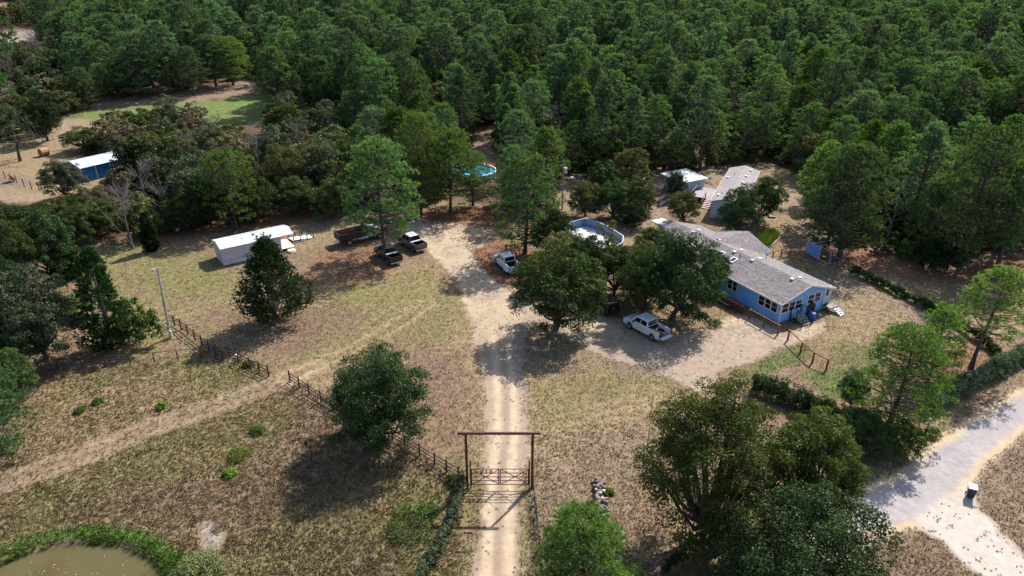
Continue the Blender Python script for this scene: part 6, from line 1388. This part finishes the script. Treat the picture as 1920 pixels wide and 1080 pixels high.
    wheels(o, (1.85, -1.83), w_ + (.0 if not dually else .0) - .02)
    if dually:
        for s in (-1, 1): MB().tube((-1.83, s * .98, .40), (-1.83, s * 1.15, .40), .39, n=20).build('outer_wheel', M['tyre'], o, .02)
    return o, c, h
o_, c_, h_ = pickup('pickup_truck', (1181, 617), (1221.7, 638.5), 'carwhite', 'white pickup with open tailgate and firewood in the bed near the blue house', open_gate=True)
rr_ = random.Random(3)
t = empty('firewood_load', c_ - h_ * 1.75 + Vector((0, 0, .665)), math.atan2(h_.y, h_.x), 'load of split firewood and boards in the bed of the open white pickup', 'firewood')
for i in range(20):
    a = rr_.uniform(-.5, .5); l_ = rr_.uniform(.25, .55); c0 = Vector((rr_.uniform(-.75, .55), rr_.uniform(-.5, .5), .07 + rr_.uniform(0, .3))); d = Vector((math.cos(a) * l_, math.sin(a) * l_, rr_.uniform(-.05, .05)))
    MB().tube(c0 - d * .5, c0 + d * .5, rr_.uniform(.05, .08), n=5).build('log', M['wood_new'] if i % 3 else M['redwood'], t)
pickup('pickup_truck', (928, 494), (952, 515), 'carwhite', 'white dual rear wheel pickup with black bed on the red leaf litter', dually=True)
pickup('pickup_truck', (705, 479), (731, 499), 'carblack', 'black pickup under the tall rounded pine at the grass edge', sunbar=True)
pickup('pickup_truck', (752, 459), (775, 473), 'cargrey', 'dark grey pickup with pale roof and toolbox at the top of the gravel drive', sunbar=True)
# dark sport utility vehicle, half hidden by the oak
f = Vector((*G(1114, 570), 0)); r_ = Vector((*G(1133, 592), 0)); h = (f - r_).normalized(); c = (f + r_) / 2 + Vector((h.y, -h.x, 0)) * .85
o = empty('black_suv', c, math.atan2(h.y, h.x), 'black off road vehicle half hidden under the oak overhanging the drive', 'car')
arc = lambda x: [(x + .47 * math.cos(t), .40 + .47 * math.sin(t)) for t in np.linspace(.12, math.pi - .12, 9)]
MB().prism([(2.1, .45)] + [(2.15, .8), (2.08, 1.08), (.95, 1.15), (-2.1, 1.15), (-2.15, .5)] + [(-1.85, .45)] + list(reversed(arc(-1.35))) + [(-.8, .45), (.8, .45)] + list(reversed(arc(1.35))), 'y', -.92, .92).build('body', M['carblack'], o, .05)
B = [(-2.1, -.88, 1.14), (1.0, -.88, 1.14), (1.0, .88, 1.14), (-2.1, .88, 1.14)]; Tt = [(-1.98, -.72, 1.80), (.45, -.72, 1.80), (.45, .72, 1.80), (-1.98, .72, 1.80)]
MB().hexa(B + Tt).build('cab', M['carblack'], o, .05); glass_on([B[0], B[1], Tt[1], Tt[0]], .05, .93, .15, .85, 'side_window', o); glass_on([B[2], B[3], Tt[3], Tt[2]], .07, .95, .15, .85, 'side_window', o)
glass_on([B[1], B[2], Tt[2], Tt[1]], .06, .94, .1, .9, 'windscreen', o); glass_on([B[3], B[0], Tt[0], Tt[3]], .08, .92, .15, .85, 'rear_window', o); wheels(o, (1.35, -1.35), .93, .40)
MB().tube((-2.2, 0, .95), (-2.40, 0, .95), .37, n=20).build('spare_wheel', M['tyre'], o, .03)
for s in (-1, 1): MB().box(-2.17, -2.151, *sorted((s * .72, s * .88)), .7, .95).build('taillight', M['redlens'], o)
MB().box(-2.27, -2.155, -.85, .85, .45, .62).build('rear_bumper', M['black'], o, .02)
# dump bed truck with white cab
r_ = Vector((*G(655, 461), 0)); f = Vector((*G(706, 449), 0)); h = (f - r_).normalized(); c = r_ + h * 2.0 + Vector((-h.y, h.x, 0)) * 1.0
o = empty('dump_truck', c, math.atan2(h.y, h.x), 'dump truck with rusty high sided bed and white cab left of the rounded pine', 'truck')
MB().box(-3.1, 3.4, -.42, .42, .62, .82).build('chassis', M['black'], o)
for s in (-1, 1): MB().box(-3.3, .9, *sorted((s * 1.12, s * 1.05)), 1.0, 1.95).build('bed_side', M['navy'], o); MB().box(-3.2, .85, *sorted((s * 1.045, s * 1.03)), 1.12, 1.93).build('bed_lining', M['rustin'], o)
for s in (-1, 1):
    for i in range(6): MB().box(-3.25 + i * .8, -3.17 + i * .8, *sorted((s * 1.121, s * 1.17)), 1.0, 1.95).build('stake', M['navy'], o)
MB().box(-3.3, .9, -1.04, 1.04, 1.0, 1.08).build('bed_floor', M['rustin'], o); MB().box(.905, 1.0, -1.12, 1.12, 1.0, 2.2).build('headboard', M['navy'], o); MB().box(-3.38, -3.305, -1.12, 1.12, .95, 2.0).build('tailgate', M['navy'], o)
MB().box(-2.9, -.9, -.5, .55, 1.085, 1.24).build('bed_load', M['wood_new'], o, .05)
MB().box(1.25, 2.75, -1.0, 1.0, .7, 1.45).build('cab_body', M['white'], o, .06)
B = [(1.27, -.98, 1.44), (2.72, -.98, 1.44), (2.72, .98, 1.44), (1.27, .98, 1.44)]; Tt = [(1.35, -.85, 2.15), (2.3, -.85, 2.17), (2.3, .85, 2.17), (1.35, .85, 2.15)]
MB().hexa(B + Tt).build('cab', M['white'], o, .06); glass_on([B[0], B[1], Tt[1], Tt[0]], .2, .82, .12, .85, 'side_window', o); glass_on([B[2], B[3], Tt[3], Tt[2]], .18, .8, .12, .85, 'side_window', o); glass_on([B[1], B[2], Tt[2], Tt[1]], .06, .94, .1, .9, 'windscreen', o); glass_on([B[3], B[0], Tt[0], Tt[3]], .1, .9, .2, .85, 'rear_window', o)
MB().prism([(2.76, .7), (3.75, .7), (3.8, 1.15), (3.6, 1.38), (2.76, 1.45)], 'y', -.9, .9).build('bonnet', M['white'], o, .06)
wheels(o, (2.95, -1.9), 1.05, .48, .30); MB().tube((1.0, -.95, .75), (-.2, -.95, .75), .22, n=12).build('fuel_tank', M['galv'], o)
for s in (-1, 1): MB().box(-3.40, -3.381, *sorted((s * .8, s * 1.0)), .98, 1.12).build('taillight', M['redlens'], o); MB().box(2.45, 2.55, *sorted((s * 1.02, s * 1.3)), 1.5, 1.85).build('mirror', M['black'], o)


_t = 0
for _m in bpy.data.meshes:
    if _m.users: _t += sum(len(p.vertices) - 2 for p in _m.polygons) if len(_m.polygons) < 3000 else len(_m.loops) - 2 * len(_m.polygons)
print('TOTAL TRIS (unique meshes)', _t)
